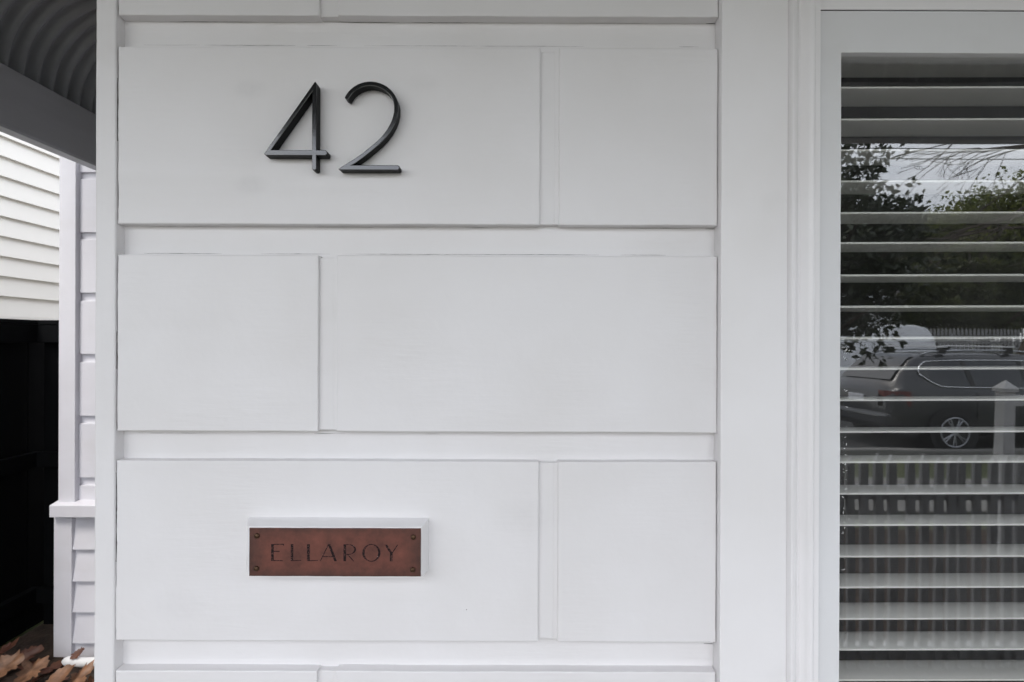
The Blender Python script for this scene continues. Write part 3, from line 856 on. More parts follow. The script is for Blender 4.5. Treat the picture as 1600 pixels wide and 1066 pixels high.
for o in bpy.data.objects:
    if o.name.split('.')[0] == 'digit':
        o.data.materials.append(M['digit_side'])
        for p in o.data.polygons:
            if p.normal.y > -0.3: p.material_index = 1

# ------------------------------------------------------------------ name plaque
PT = -0.024
pl = empty('name_plaque', P(525, 903, 0), 'copper name plaque reading ELLAROY on a white timber block', 'name plaque')
bx0, bx1 = X(389.0, PT), X(660.5, PT)
bz0, bz1 = Z(902.6, PT), Z(825.0, PT)
blk = MB().box(X(388.5, PT), X(671, 0.0), PT + 0.0, -0.0002, Z(902.8, PT), Z(809.5, 0) )
bm = bmesh.new(); me = bpy.data.meshes.new('backing_block')
fx0, fx1, fz0, fz1 = X(389.5, PT), X(660.0, PT), Z(902.8, PT), Z(824.5, PT)
gx0, gx1, gz0, gz1 = X(387.5, -0.028), X(668.5, -0.028), Z(902.9, PT) - 0.0001, Z(813.5, -0.008)
hx0, hx1, hz0, hz1 = X(386.5, 0.0) , X(671.0, 0.0), gz0, Z(809.5, 0.0)
vs = []
for (a, b, c, d, y) in ((fx0, fx1, fz0, fz1, PT), (fx0 - 0.0006, fx1 + 0.0006, fz0, fz1 + 0.0006, PT + 0.0012), (X(386.5, -0.007), X(668.5, -0.007), fz0, Z(814.2, -0.007), -0.007), (X(389.5, 0.0), hx1, fz0, hz1, -0.0002)):
    vs += [(a, y, c), (b, y, c), (b, y, d), (a, y, d)]
fs = [(0, 1, 2, 3)]
for k in range(3):
    for i in range(4): fs.append((k * 4 + i, (k + 1) * 4 + i, (k + 1) * 4 + (i + 1) % 4, k * 4 + (i + 1) % 4))
fs.append((12, 15, 14, 13))
MB().add(vs, fs).build('backing_block', M['paint_trim'], pl)
CP = PT - 0.0016
cpl = board_mesh('copper_plate', X(390.4, CP), X(658.4, CP), Z(901.6, CP), Z(826.6, CP), CP, PT - 0.0002, bev=0.0004, amp=0.0003, seed=55, step=0.006)
plate = link('copper_plate', cpl, M['copper'], pl)
LY = CP - 0.00018
def zl(x, y): return px2((370 + x / 5.0, 790 + y / 5.0), LY)
def fat(poly):
    xs_ = [p[0] for p in poly]; c_ = sum(xs_) / len(xs_)
    w_ = max(xs_) - min(xs_); h_ = max(p[1] for p in poly) - min(p[1] for p in poly)
    if h_ > w_ * 2 and w_ > 12: return [(c_ + (p[0] - c_) * 1.1, p[1]) for p in poly]
    if h_ < 9: return [(p[0], p[1] + (1 if p[1] > poly[0][1] + 2 else -0.5)) for p in poly]
    return poly
def ql(poly): return [(*[zl(*p)[0]], LY, zl(*p)[1]) for p in poly]
letters = {
 'E': [[(275, 308), (294, 308), (294, 440), (275, 440)], [(294, 308), (372, 306), (372, 311), (294, 313)], [(362, 308), (372, 308), (376, 320), (371, 320)], [(294, 362), (340, 362), (340, 367), (294, 367)], [(294, 434), (366, 435), (366, 440), (294, 440)]],
 'L': [[(428, 308), (446, 308), (446, 440), (428, 440)], [(446, 435), (510, 432), (510, 437), (446, 440)]],
 'l': [[(555, 308), (575, 308), (575, 440), (555, 440)], [(575, 435), (640, 432), (640, 437), (575, 440)]],
 'A': [[(718, 308), (726, 308), (662, 440), (655, 440)], [(718, 312), (736, 306), (788, 440), (768, 440)], [(682, 402), (760, 402), (760, 407), (680, 407)]],
 'R': [[(840, 308), (859, 308), (859, 440), (840, 440)], [(868, 388), (876, 386), (924, 440), (914, 440)]],
 'Y': [[(1160, 310), (1180, 310), (1222, 374), (1204, 378)], [(1258, 310), (1266, 310), (1222, 378), (1216, 374)], [(1203, 374), (1222, 374), (1222, 440), (1203, 440)]],
}
mb = MB()
for k_, polys in letters.items():
    for p in polys: mb.add(ql(fat(p)), [(0, 1, 2, 3)])
def arc_ring(cx, cy, rx, ry, a0, a1, wfun, n=28):
    for i in range(n):
        qs = []
        for j, s in ((i, 1), (i + 1, 1), (i + 1, -1), (i, -1)):
            a = R(a0 + (a1 - a0) * j / n); wv = wfun(a) / 2 * s
            qs.append((cx + (rx + wv) * math.cos(a), cy - (ry + wv) * math.sin(a)))
        mb.add(ql(qs), [(0, 1, 2, 3)])
arc_ring(1057, 374, 62, 66, 0, 360, lambda a: 6 + 13 * abs(math.cos(a)) ** 2.2)
arc_ring(878, 348, 52, 38, -90, 90, lambda a: 5 + 9 * max(0, math.cos(a)) ** 2)
mb.add(ql([(859, 308), (880, 308), (880, 313), (859, 313)]), [(0, 1, 2, 3)])
mb.add(ql([(859, 383), (880, 383), (880, 388), (859, 388)]), [(0, 1, 2, 3)])
mb.build('lettering', M['letter'], plate)
for sx_, sy_ in ((163, 243), (160, 499), (1385, 250), (1380, 505)):
    q = zl(sx_, sy_); mb = MB()
    r_ = 0.0034
    prof_s = [(r_, CP), (r_, CP - 0.0012), (r_ * 0.8, CP - 0.0021), (r_ * 0.35, CP - 0.0026)]
    vs = []
    for rr, yy in prof_s:
        for i in range(12):
            a = 2 * math.pi * i / 12; vs.append((q[0] + rr * math.cos(a), yy, q[1] + rr * math.sin(a)))
    fs = [(j * 12 + i, j * 12 + (i + 1) % 12, (j + 1) * 12 + (i + 1) % 12, (j + 1) * 12 + i) for j in range(3) for i in range(12)] + [tuple(range(36, 48))]
    mb.add(vs, fs); mb.build('screw', M['screw'], plate, smooth=True)

# ------------------------------------------------------------------ pipe and fallen leaves by the recessed wall
PY = 1.60
pp = []
for i in range(14):
    t = i / 13; pp.append((X(100 + 70 * t, PY) , PY - 0.02 * t, Z(1036 - 3 * t, PY) + 0.002 * math.sin(t * 9)))
pipe = MB().tube(pp, [0.008, 0.017, 0.0195, 0.0188, 0.0197, 0.019, 0.0195] + [0.0193] * 7, 14).build('drain_pipe', M['pipe'], smooth=True)
tag(pipe, 'white painted pipe lying at the foot of the recessed wall', 'pipe')

def leaf_mesh(name, size, seed, curl):
    r = random.Random(seed); mb = MB(); nseg = 40; pts = []
    o1, o2 = r.uniform(0, 50), r.uniform(0, 50)
    for i in range(nseg):
        a = 360 * i / nseg - 90; ca, sa = math.cos(R(a)), math.sin(R(a))
        rad = 0.72 + 0.42 * mnoise.noise(Vector((ca * 1.5 + o1, sa * 1.5, 0))) + 0.34 * mnoise.noise(Vector((ca * 4 + o2, sa * 4, 3))) + 0.09 * r.uniform(-1, 1)
        rad *= 0.62 + 0.38 * abs(sa)
        pts.append((ca * rad * size, sa * rad * size))
    def h(x, y): return curl * ((x / size) ** 2 * 0.5 + (y / size) ** 2 * 0.35) * size + 0.20 * size * mnoise.noise(Vector((x * 17, y * 17, seed))) + 0.08 * size * mnoise.noise(Vector((x * 50, y * 50, seed)))
    vs = [(0, 0, h(0, 0))]; fs = []
    for k_ in (0.45, 0.8, 1.0):
        for x, y in pts: vs.append((x * k_, y * k_, h(x * k_, y * k_)))
    for i in range(nseg):
        fs.append((0, 1 + i, 1 + (i + 1) % nseg))
        for k_ in range(2):
            fs.append((1 + k_ * nseg + i, 1 + (k_ + 1) * nseg + i, 1 + (k_ + 1) * nseg + (i + 1) % nseg, 1 + k_ * nseg + (i + 1) % nseg))
    mb.add(vs, fs)
    me = mb.mesh(name, smooth=True); return me
leaf_specs = [
    (52, 1050, 1.50, 0.080, (-70, 8, 40), 'large pale brown dry leaf curling upright beside the white pipe end', 'dry', .5),
    (124, 1062, 1.47, 0.080, (-72, -14, 160), 'broad tan dry leaf lying in front of the white pipe', 'dry', .35),
    (10, 1046, 1.45, 0.080, (-66, 18, 250), 'curled brown dry leaf at the bottom edge under the black fence', 'dry', .6),
    (124, 1023, 1.60, 0.034, (-50, 0, 20), 'small dark red dry leaf tucked behind the white pipe', 'dry_red', .5),
    (88, 1068, 1.42, 0.070, (-70, -8, 80), 'brown dry leaf between the broad tan leaf and the upright leaf', 'dry', .5),
    (142, 1072, 1.50, 0.05, (-30, 20, 300), 'small brown dry leaf against the white corner board', 'dry', .4),
    (45, 1026, 1.62, 0.06, (-74, 10, 120), 'dark shaded dry leaf lying at the foot of the fence', 'dry_red', .4),
    (5, 1022, 1.58, 0.06, (-70, -10, 200), 'dim brown dry leaf near the black fence rail', 'dry_red', .4),
]
for i, (px, py, Y, sz, rot, lab, mt, cu) in enumerate(leaf_specs):
    o = link('dry_leaf', leaf_mesh('dry_leaf', sz, i + 3, cu), M[mt])
    o.location = P(px, py, Y); o.rotation_euler = (R(90 + rot[0]), R(rot[1]), R(rot[2] % 60 - 30))
    tag(o, lab, 'leaf', 'fallen leaves by the fence')
mb = MB()
for i in range(60):
    x, y = rng.uniform(-2.35, -1.6), rng.uniform(1.0, 1.64)
    lm = leaf_mesh('x', rng.uniform(0.03, 0.055), i + 50, rng.uniform(0.2, 0.6))
    mtx = Matrix.Translation((x, y, 0.215 + rng.uniform(0, 0.03))) @ Matrix.Rotation(rng.uniform(0, 6.3), 4, 'Z') @ Matrix.Rotation(rng.uniform(-.5, .5), 4, 'X')
    mb.add([mtx @ v.co for v in lm.vertices], [tuple(p.vertices) for p in lm.polygons])
    bpy.data.meshes.remove(lm)
lo_ = mb.build('leaf_litter', M['dry_red'], smooth=True); tag(lo_, 'brown leaf litter on the ground beside the fence', 'leaf litter', kind='stuff')

# ================================================================== the street behind the camera, seen in the window glass
def RV(px, py, V):
    """point that the glass shows at (px, py) when its mirror image stands V metres from the camera"""
    return Vector(((px - 800) / F * V, 2 * GY - (V - D), EYE + (533 - py) / F * V))

# front fence of slim pickets with a capped gate post
PYF = RV(0, 0, 2.38).y
fence = empty('picket_fence', (2.5, PYF, 0.2), 'grey front picket fence reflected in the lower window panes', 'fence')
pk = MB().prism([(-0.016, 0.21), (0.016, 0.21), (0.016, 1.12), (0.0, 1.15), (-0.016, 1.12)], 'y', -0.009, 0.009).mesh('picket')
xx = -0.6
while xx < 5.2:
    o = link('picket', pk, M['picket'], fence); o.location = (xx + rng.gauss(0, .003), PYF + 0.03, rng.uniform(-.012, .012)); o.rotation_euler = (0, rng.gauss(0, .008), 0)
    xx += 0.062
for zz in (0.24, 0.95):
    MB().box(-0.7, 5.3, PYF - 0.02, PYF + 0.0205, zz, zz + 0.06).build('rail', M['picket'], fence)
gx, gy = RV(1570, 0, 3.6).x, RV(1570, 0, 3.6).y
gp = empty('gate_post', (gx, gy, 0.1), 'white square gate post with pyramid cap reflected in the window', 'post')
MB().box(gx - .038, gx + .038, gy - .038, gy + .038, 0.05, 1.315).build('shaft', M['post'], gp, bevel=0.004)
q_ = .049
MB().add([(gx - q_, gy - q_, 1.317), (gx + q_, gy - q_, 1.317), (gx + q_, gy + q_, 1.317), (gx - q_, gy + q_, 1.317),
          (gx - q_, gy - q_, 1.34), (gx + q_, gy - q_, 1.34), (gx + q_, gy + q_, 1.34), (gx - q_, gy + q_, 1.34), (gx, gy, 1.395)],
         [(3, 2, 1, 0), (0, 1, 5, 4), (1, 2, 6, 5), (2, 3, 7, 6), (3, 0, 4, 7), (4, 5, 8), (5, 6, 8), (6, 7, 8), (7, 4, 8)]).build('cap', M['post'], gp)
MB().box(gx + .0385, gx + 3, gy - .02, gy + .02, 1.22, 1.29).build('rail', M['post'], gp)

def leaf_cloud(name, n, sampler, size, mat_, parent, seed, aspect=0.5, droop=0.2):
    r = np.random.default_rng(seed)
    pts = np.array(sampler(r, n))
    n = len(pts)
    d = r.normal(size=(n, 3)); d[:, 2] -= droop; d /= np.linalg.norm(d, axis=1)[:, None]
    e = r.normal(size=(n, 3)); e -= (e * d).sum(1)[:, None] * d; e /= np.linalg.norm(e, axis=1)[:, None]
    s = size * r.uniform(0.6, 1.3, size=n)[:, None]
    nn = np.cross(d, e)
    a = pts; b = pts + d * s * 0.5 + e * s * aspect * 0.5 + nn * s * 0.08; c_ = pts + d * s; f = pts + d * s * 0.5 - e * s * aspect * 0.5 + nn * s * 0.08
    V = np.stack([a, b, c_, f], axis=1).reshape(-1, 3)
    me = bpy.data.meshes.new(name)
    me.vertices.add(len(V)); me.vertices.foreach_set('co', V.ravel())
    me.loops.add(4 * n); me.loops.foreach_set('vertex_index', np.arange(4 * n))
    me.polygons.add(n); me.polygons.foreach_set('loop_start', np.arange(0, 4 * n, 4)); me.polygons.foreach_set('loop_total', np.full(n, 4))
    me.update(calc_edges=True)
    return link(name, me, mat_, parent)

def clumps(r, centre, radii, k):
    out_ = []
    for _ in range(k):
        v = r.normal(size=3); v /= np.linalg.norm(v); v *= r.uniform(0.35, 1.0) ** 0.6
        out_.append((np.array(centre) + v * np.array(radii), r.uniform(0.22, 0.42) * min(radii)))
    return out_
def clump_sampler(centre, radii, k, fill=0.0):
    def f(r, n):
        cl = clumps(r, centre, radii, k); idx = r.integers(0, k, n)
        v = r.normal(size=(n, 3)); v /= np.linalg.norm(v, axis=1)[:, None]; v *= (r.uniform(0.2, 1, n) ** 0.5)[:, None]
        C = np.array([c for c, _ in cl])[idx]; S_ = np.array([s for _, s in cl])[idx][:, None]
        return C + v * S_ * np.array([1.15, 1.15, 0.85])
    return f
def limb_tree(parent, name, base_, top, r0, seed, n, spread, mat_):
    r = random.Random(seed); mb = MB()
    b = Vector(base_); t = Vector(top)
    trunk = [b.lerp(t, i / 6) + Vector((r.gauss(0, .04), r.gauss(0, .04), 0)) * (i > 0) for i in range(7)]
    mb.tube(trunk, [r0 * (1.25 if i == 0 else 1 - 0.09 * i) for i in range(7)], 9)
    for i in range(n):
        s = trunk[r.randint(3, 6)]; a = r.uniform(0, 6.28); e_ = s + Vector((math.cos(a) * spread, math.sin(a) * spread, r.uniform(0.3, 0.9) * spread))
        m_ = s.lerp(e_, .5) + Vector((r.gauss(0, .1), r.gauss(0, .1), .12)) * spread * 0.6
        mb.tube([s, m_, e_], [r0 * .45, r0 * .28, r0 * .1], 6)
    return mb.build(name, mat_, parent, smooth=True)

c0 = RV(1330, 390, 4.1)
t1 = empty('evergreen_tree', (c0.x - 0.35, c0.y, 0.1), 'dark large-leaved evergreen tree by the front fence reflected beside the window stile', 'tree')
limb_tree(t1, 'trunk', (c0.x - 0.35, c0.y, 0.05), (c0.x - 0.3, c0.y, 2.3), 0.055, 4, 9, 0.7, M['bark'])
leaf_cloud('crown', 13000, clump_sampler((c0.x - 0.24, c0.y, 2.36), (0.66, 0.7, 0.88), 80), 0.06, M['leaf_dark'], t1, 11, 0.5)

# parked wagon
def car():
    cx, cy = 5.72, RV(0, 0, 7.9).y          # rear end, near side
    root = empty('parked_car', (cx + 2.3, cy - 0.9, 0.0), 'dark grey station wagon with roof racks parked at the kerb, reflected in the window', 'car')
    Wd = 0.9
    st = [  # x, bottom, half width, belt z, roof half width, roof z
        (0.00, .36, .70, .80, .62, .86), (0.03, .30, .80, .86, .68, .93), (0.10, .28, .85, .92, .68, 1.02), (0.25, .27, .875, .955, .65, 1.20), (0.42, .27, .885, .965, .63, 1.38), (0.58, .26, .89, .965, .62, 1.455),
        (0.9, .25, .895, .96, .62, 1.475), (1.4, .24, .90, .95, .62, 1.49), (2.0, .24, .90, .94, .62, 1.485), (2.5, .24, .90, .93, .61, 1.455), (2.85, .24, .90, .925, .60, 1.38), (3.2, .25, .895, .92, .62, 1.18),
        (3.5, .25, .89, .915, .66, .985), (3.8, .25, .885, .88, .66, .92), (4.2, .26, .86, .80, .62, .84), (4.5, .29, .80, .70, .58, .73), (4.65, .34, .66, .60, .5, .62)]
    ring = []
    for x, zb_, hw_, zbelt, rw_, zr in st:
        h = [(0, zb_), (hw_ * .86, zb_), (hw_ * .965, zb_ + .07), (hw_ * .985, (zb_ + zbelt) / 2 - .05), (hw_, (zb_ + zbelt) / 2 + .06), (hw_ * .992, zbelt - .08), (hw_ * .965, zbelt),
             (rw_ + (hw_ * .965 - rw_) * .5, (zbelt + zr - .07) / 2), (rw_ + .035, zr - .075), (rw_ - .06, zr - .02), (rw_ * .5, zr), (0, zr + .006)]
        ring.append([(x, y, z) for y, z in h])
    def pos(x, y, z, side): return (cx + x, cy - Wd - y * side * -1 if False else cy - Wd + y * side, z)
    mb = MB()
    n = len(ring[0])
    for side in (1, -1):
        vs = [pos(*p, side) for rg in ring for p in rg]
        fs = [(i * n + j, i * n + j + 1, (i + 1) * n + j + 1, (i + 1) * n + j) for i in range(len(ring) - 1) for j in range(n - 1)]
        fs += [tuple(range(n)), tuple((len(ring) - 1) * n + j for j in range(n))]
        mb.add(vs, fs)
    me = mb.mesh('body')
    bm = bmesh.new(); bm.from_mesh(me); bmesh.ops.remove_doubles(bm, verts=bm.verts, dist=1e-4); bmesh.ops.recalc_face_normals(bm, faces=bm.faces); bm.to_mesh(me); bm.free()
    body = link('body', me, M['carpaint'], root); smooth_angle(body, 40)
    def lerp_st(x):
        for a, b in zip(st, st[1:]):
            if a[0] <= x <= b[0]:
                t = (x - a[0]) / (b[0] - a[0]); return [a[i] + (b[i] - a[i]) * t for i in range(6)]
    def gh(x, t, side, offs=0.006):
        _, zb_, hw_, zbelt, rw_, zr = lerp_st(x)
        y0_, z0_ = hw_ * .965, zbelt; y1_, z1_ = rw_ + .035, zr - .075
        return pos(x, y0_ + (y1_ - y0_) * t + offs, z0_ + (z1_ - z0_) * t, side)
    for side in (1, -1):
        xs_ = [0.46, 0.52, 0.6, 0.72, 0.9, 1.15, 1.2, 1.75, 2.0, 2.05, 2.5, 2.8, 3.0, 3.15]
        def lo_t(x): return 0.06 + 0.55 * max(0, (0.75 - x) / 0.30) ** 2.0
        def hi_t(x): return min(0.9, 0.9 - 0.25 * max(0, (0.6 - x) / 0.15) ** 2)
        vs = []; fs = []
        for x in xs_: vs += [gh(x, lo_t(x), side), gh(x, hi_t(x), side)]
        for i in range(len(xs_) - 1): fs.append((2 * i, 2 * i + 2, 2 * i + 3, 2 * i + 1))
        MB().add(vs, fs).build('side_window', M['carglass'], root)
        outl = [gh(x, lo_t(x) - .02, side, .010) for x in xs_] + [gh(x, hi_t(x) + .02, side, .010) for x in reversed(xs_)]
        MB().tube(outl + [outl[0]], 0.009, 6).build('window_trim', M['chrome'], root, smooth=True)
        for xa in (1.17, 2.02):
            MB().add([gh(xa - .035, .04, side, .012), gh(xa + .035, .04, side, .012), gh(xa + .02, .92, side, .012), gh(xa - .05, .92, side, .012)], [(0, 1, 2, 3)]).build('pillar', M['plastic'], root)
        rail = []
        for i in range(15):
            x = 0.62 + 2.05 * i / 14; s_ = lerp_st(x); lift = 0.028 + 0.022 * math.sin(math.pi * i / 14) ** 0.4
            rail.append(pos(x, s_[4] - .05, s_[5] - .015 + (lift if 0 < i < 14 else 0), side))
        MB().tube(rail, 0.016, 6).build('roof_rail', M['alloy'], root, smooth=True)
        # tail lamp wraps the rear corner
        vs = []; zz = (.66, .90)
        for x, y in ((0.012, .50), (0.012, .62), (0.035, .74), (0.09, .815), (0.26, .868)):
            for z_ in zz: vs.append(pos(x - .012, y + .012, z_ + (.02 if x > .2 and z_ < .7 else 0), side))
        MB().add(vs, [(2 * i, 2 * i + 2, 2 * i + 3, 2 * i + 1) for i in range(4)]).build('tail_lamp', M['red_lens'], root)
        # door seams and handles
        for xa in (1.2, 2.06, 2.98):
            MB().box(cx + xa - .003, cx + xa + .003, *sorted((cy - Wd + side * .88, cy - Wd + side * .9015)), .38, .9).build('door_seam', M['plastic'], root)
        for xa in (1.32, 2.2):
            MB().box(cx + xa, cx + xa + .17, *sorted((cy - Wd + side * .89, cy - Wd + side * .922)), .80, .825).build('door_handle', M['carpaint'], root, bevel=.006)
        for wx in (0.86, 3.72):
            wy = cy - Wd + side * 0.80
            sg = side
            MB().tube([(cx + wx, wy - sg * .12, .325), (cx + wx, wy + sg * .108, .325)], 0.372, 28).build('wheel_arch', M['plastic'], root)
            wh = empty('wheel', (cx + wx, wy, 0.32), parent=root)
            prof_w = [(.20, .10), (.225, .115), (.30, .112), (.317, .09), (.317, -.09), (.30, -.11), (.22, -.11)]
            vs = []; N = 32
            for rr, yy in prof_w:
                for i in range(N):
                    a = 2 * math.pi * i / N; vs.append((cx + wx + rr * math.cos(a), wy + sg * yy, .32 + rr * math.sin(a)))
            fs = [(j * N + i, j * N + (i + 1) % N, (j + 1) * N + (i + 1) % N, (j + 1) * N + i) for j in range(len(prof_w) - 1) for i in range(N)]
            MB().add(vs, fs).build('tyre', M['tyre'], wh, smooth=True)
            rim = MB(); 
            outer_r = [(cx + wx + .213 * math.cos(2 * math.pi * i / N), wy + sg * .112, .32 + .213 * math.sin(2 * math.pi * i / N)) for i in range(N + 1)]
            rim.tube(outer_r, .014, 6)
            rim.tube([(cx + wx, wy + sg * .06, .32), (cx + wx, wy + sg * .118, .32)], .05, 14)
            for k_ in range(7):
                a = 2 * math.pi * k_ / 7 + .2
                for da in (-.12, .12):
                    rim.tube([(cx + wx + .04 * math.cos(a), wy + sg * .112, .32 + .04 * math.sin(a)), (cx + wx + .212 * math.cos(a + da), wy + sg * .112, .32 + .212 * math.sin(a + da))], .012, 5)
            rim.build('rim', M['alloy'], wh)
    for xa in (0.95, 1.95):
        s_ = lerp_st(xa)
        zt = s_[5] + .085
        MB().box(cx + xa - .03, cx + xa + .03, cy - 2 * Wd + .24, cy - .24, zt, zt + .022).build('roof_bar', M['rack'], root, bevel=.006)
        for side in (1, -1):
            yy = cy - Wd + side * (s_[4] - .05)
            MB().box(cx + xa - .045, cx + xa + .045, yy - .045, yy + .045, s_[5] - .01, zt - .001).build('rack_foot', M['plastic'], root, bevel=.01)
    # rear window, plate, bumper, badge
    rwv = []
    for x, hwf in ((0.13, .60), (0.22, .585), (0.34, .57), (0.47, .545), (0.55, .53)):
        s_ = lerp_st(x)
        for y in (-hwf, hwf): rwv.append((cx + x - .014, cy - Wd + y, s_[5] + .010))
    MB().add(rwv, [(2 * i, 2 * i + 1, 2 * i + 3, 2 * i + 2) for i in range(4)]).build('rear_window', M['carglass'], root)
    MB().box(cx - .022, cx - .004, cy - Wd - .19, cy - Wd + .19, .70, .81).build('number_plate', M['housewhite'], root, bevel=.004)
    MB().box(cx - .05, cx + .2, cy - 2 * Wd + .12, cy - .12, .36, .56).build('bumper', M['carpaint'], root, bevel=.04)
    MB().box(cx - .056, cx - .049, cy - 2 * Wd + .3, cy - .3, .50, .515).build('bumper_strip', M['chrome'], root)
car()

# white van on the far side of the road
def van():
    y1 = RV(0, 0, 12.2).y; xr = RV(1474, 0, 12.2).x
    root = empty('parked_van', (xr - 2.2, y1 - 0.9, 0), 'white van parked across the road, reflected above the dark wagon', 'van')
    side = [(0, .35), (0, 1.2), (-.06, 1.75), (-.2, 1.98), (-.5, 2.05), (-2.6, 2.06), (-3.1, 1.98), (-3.7, 1.38), (-4.4, 1.18), (-4.6, .95), (-4.62, .38)]
    mb = MB(); hw_ = 0.9
    vs = []
    for s in (-1, 1):
        for x, z_ in side:
            inn = 0.16 * max(0, (z_ - 1.1) / 1.0); vs.append((xr + x, y1 - hw_ + s * (hw_ - inn), z_))
    n = len(side)
    fs = [tuple(range(n)), tuple(range(2 * n - 1, n - 1, -1))] + [(i, (i + 1) % n, n + (i + 1) % n, n + i) for i in range(n)]
    b_ = mb.add(vs, fs).build('body', M['vanpaint'], root, bevel=.07, seg=3); smooth_angle(b_, 50)
    MB().add([(xr - 2.9, y1 + .004 - .06, 1.22), (xr - 3.72, y1 + .004 - .05, 1.22), (xr - 3.2, y1 - .12, 1.8), (xr - 2.9, y1 - .12, 1.8)], [(0, 1, 2, 3)]).build('cab_window', M['carglass'], root)
    for wx in (-.75, -3.7):
        for yy in (y1 - .22, y1 - 1.8):
            wh = MB().tube([(xr + wx, yy, .33), (xr + wx, yy + .22, .33)], .33, 24).build('tyre', M['tyre'], root)
            MB().tube([(xr + wx, yy + .2, .33), (xr + wx, yy + .232, .33)], .2, 18).build('rim', M['alloy'], root)
    MB().box(xr - .01, xr + .02, y1 - .28, y1 - .1, .85, 1.15).build('tail_lamp', M['red_lens'], root)
van()

# house over the road
def far_house():
    yf = RV(0, 0, 18.0).y
    x0, x1 = RV(1334, 0, 18).x, RV(1392, 0, 18).x
    root = empty('far_house', (x1, yf - 2, 0), 'white weatherboard house with dark porch across the street, reflected behind the van', 'house')
    MB().box(x0 - 3.0, x1, yf - 5, yf, 0, 3.6).build('wall', M['housewhite'], root)
    for i in range(22):
        z0_ = .2 + i * .155
        MB().prism([(yf + .03, z0_), (yf + .006, z0_ + .155), (yf + .001, z0_ + .155), (yf + .001, z0_)], 'x', x0 - 2.98, x1 - .001).build('weatherboard', M['housewhite'], root)
    MB().prism([(x0 - 3.4, 3.6), (x1 + .3, 3.6), ((x0 - 3 + x1) / 2, 5.2)], 'y', yf - 5.2, yf + .25).build('roof', M['roof_tile'], root)
    MB().box(x1 + .001, x1 + 4.2, yf - 5, yf - 1.8, 0, 3.2).build('porch_wall', M['housewhite'], root)
    MB().prism([(yf - 2.2, 3.7), (yf + .3, 3.02), (yf + .3, 2.9), (yf - 2.2, 3.5)], 'x', x1 + .002, x1 + 4.4).build('porch_roof', M['roof_tile'], root)
    for xx_ in (x1 + 1.4, x1 + 2.9, x1 + 4.2):
        MB().tube([(xx_, yf + .1, 0), (xx_, yf + .1, 2.95)], .06, 8).build('porch_post', M['farfence'], root)
    MB().box(x1 + .6, x1 + 1.6, yf - 1.8, yf - 1.77, 1.0, 2.3).build('window', M['carglass'], root)
    MB().box(x1 + 2.2, x1 + 3.1, yf - 1.8, yf - 1.77, .1, 2.2).build('door', M['roof_tile'], root)
far_house()

yf = RV(0, 0, 15.6).y
ff = empty('far_fence', (13, yf, 0), 'pale tall picket fence across the street, reflected to the right of the van', 'fence')
pk2 = MB().prism([(-.03, .05), (.03, .05), (.03, 2.0), (0, 2.06), (-.03, 2.0)], 'y', -.01, .01).mesh('picket')
xx = 11.0
while xx < 17:
    o = link('picket', pk2, M['farfence'], ff); o.location = (xx, yf + .03, 0); xx += .11
for zz in (.5, 1.6): MB().box(10.9, 17.1, yf - .03, yf + .0195, zz, zz + .08).build('rail', M['farfence'], ff)

def bushy(name, px, py, V, rad, n, seed, mt, lab, size=.22, k=70):
    c = RV(px, py, V)
    t_ = empty(name, (c.x, c.y, 0), lab, 'tree', 'green trees across the street')
    limb_tree(t_, 'trunk', (c.x, c.y, 0), (c.x, c.y, c.z + rad[2] * .2), .22, seed, 8, rad[0] * .6, M['bark'])
    leaf_cloud('crown', n, clump_sampler((c.x, c.y, c.z), rad, k), size, M[mt], t_, seed, .6)
bushy('leafy_tree', 1570, 378, 23, (3.3, 3.0, 2.5), 30000, 21, 'leaf_green', 'bushy green tree across the street reflected in the upper window', .19, 120)
bushy('leafy_tree', 1450, 420, 25, (3.4, 3.0, 2.3), 26000, 22, 'leaf_deep', 'deep green tree behind the white house, reflected beside the large-leaved tree', .2, 110)
bushy('leafy_tree', 1680, 400, 24, (3.6, 3.0, 3.2), 9000, 23, 'leaf_deep', 'dark green tree at the far edge of the reflection', .28, 80)
bushy('leafy_tree', 1530, 455, 17.0, (2.5, 0.9, 1.45), 24000, 24, 'leaf_deep', 'low dark green tree above the pale fence in the reflection', .17, 90)
bushy('leafy_tree', 1330, 400, 29, (4.5, 3.0, 2.6), 10000, 25, 'leaf_deep', 'dark tree behind the roof of the house across the street', .28, 80)
bushy('leafy_tree', 1200, 400, 27, (5, 3.0, 3.6), 6000, 26, 'leaf_deep', 'broad dark tree far along the street', .32, 60)

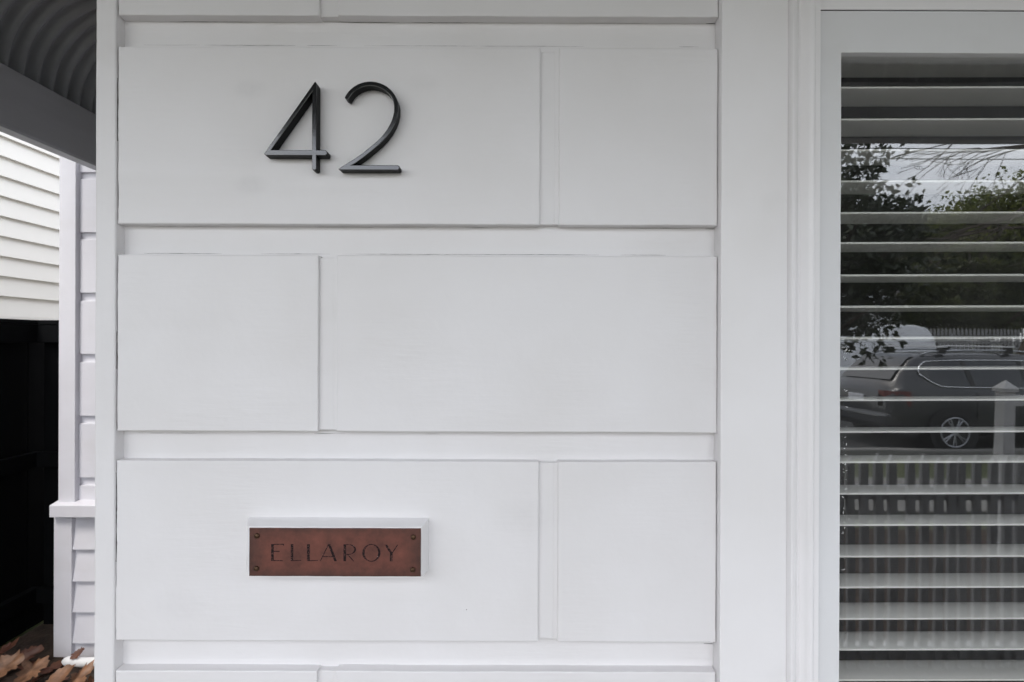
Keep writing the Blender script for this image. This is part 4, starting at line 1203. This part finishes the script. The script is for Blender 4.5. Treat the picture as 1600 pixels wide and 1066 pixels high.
# bare street tree, its drooping branches over the road
bt = RV(1588, 520, 14)
root = empty('bare_tree', (bt.x + .3, bt.y, 0), 'leafless street tree with thin drooping branches against the sky in the window', 'tree')
r = random.Random(5)
limbs = MB(); twigs = MB()
limbs.tube([(bt.x + .3, bt.y, 0), (bt.x + .3, bt.y, 1.2), (bt.x + .8, bt.y + .1, 2.6), (bt.x + 1.7, bt.y + .2, 4.6), (bt.x + 2.0, bt.y + .2, 7.0)], [.38, .30, .26, .2, .12], 12)
def branch(p, d, ln, rad, lvl):
    pts = [p.copy()]; q = p.copy(); dd = d.copy(); n = 7
    for i in range(n):
        dd = (dd + Vector((r.gauss(0, .12), r.gauss(0, .12), r.gauss(-.03, .10)))).normalized()
        q = q + dd * ln / n; pts.append(q.copy())
    (limbs if lvl == 0 else twigs).tube(pts, [max(.006, rad * (1 - .8 * i / n)) for i in range(n + 1)], 7 if lvl == 0 else 4)
    if lvl < 3:
        for _ in range(5 if lvl == 0 else 3):
            i = r.randint(2, n); a = Vector((r.gauss(-.3, 1), r.gauss(0, 1), r.gauss(-.1, .5)))
            branch(pts[i], (dd * 1.0 + a.normalized() * .55).normalized(), ln * r.uniform(.38, .6), rad * .42, lvl + 1)
for k_, (h_, a, up, ln) in enumerate(((4.6, 165, .10, 4.6), (5.2, 195, .02, 4.2), (5.8, 150, .0, 4.6), (6.4, 180, .05, 4.6), (6.6, 120, .5, 3), (6.8, 20, .5, 3.6), (5.4, 340, .3, 3.5), (6.9, 260, .7, 3))):
    branch(Vector((bt.x + 1.75 + .25 * (h_ - 4.6) / 2.4, bt.y + .2, h_)), Vector((math.cos(R(a)), math.sin(R(a)), up)).normalized(), ln, .06, 0)
limbs.build('trunk', M['bark'], root, smooth=True)
twigs.build('twigs', M['twig'], root, smooth=True)

# overhead wires
for i, (z_, sag) in enumerate(((5.5, .5), (5.85, .45))):
    pts = [(-30 + 80 * t / 24, RV(0, 0, 13.2 + i * .4).y, z_ + 1.2 - sag * 4 * (t / 24) * (1 - t / 24)) for t in range(25)]
    o = MB().tube(pts, .012, 5).build('overhead_wire', M['plastic'])
    tag(o, ('lower' if i == 0 else 'upper') + ' thin black overhead wire crossing the reflected sky', 'wire', 'overhead wires')
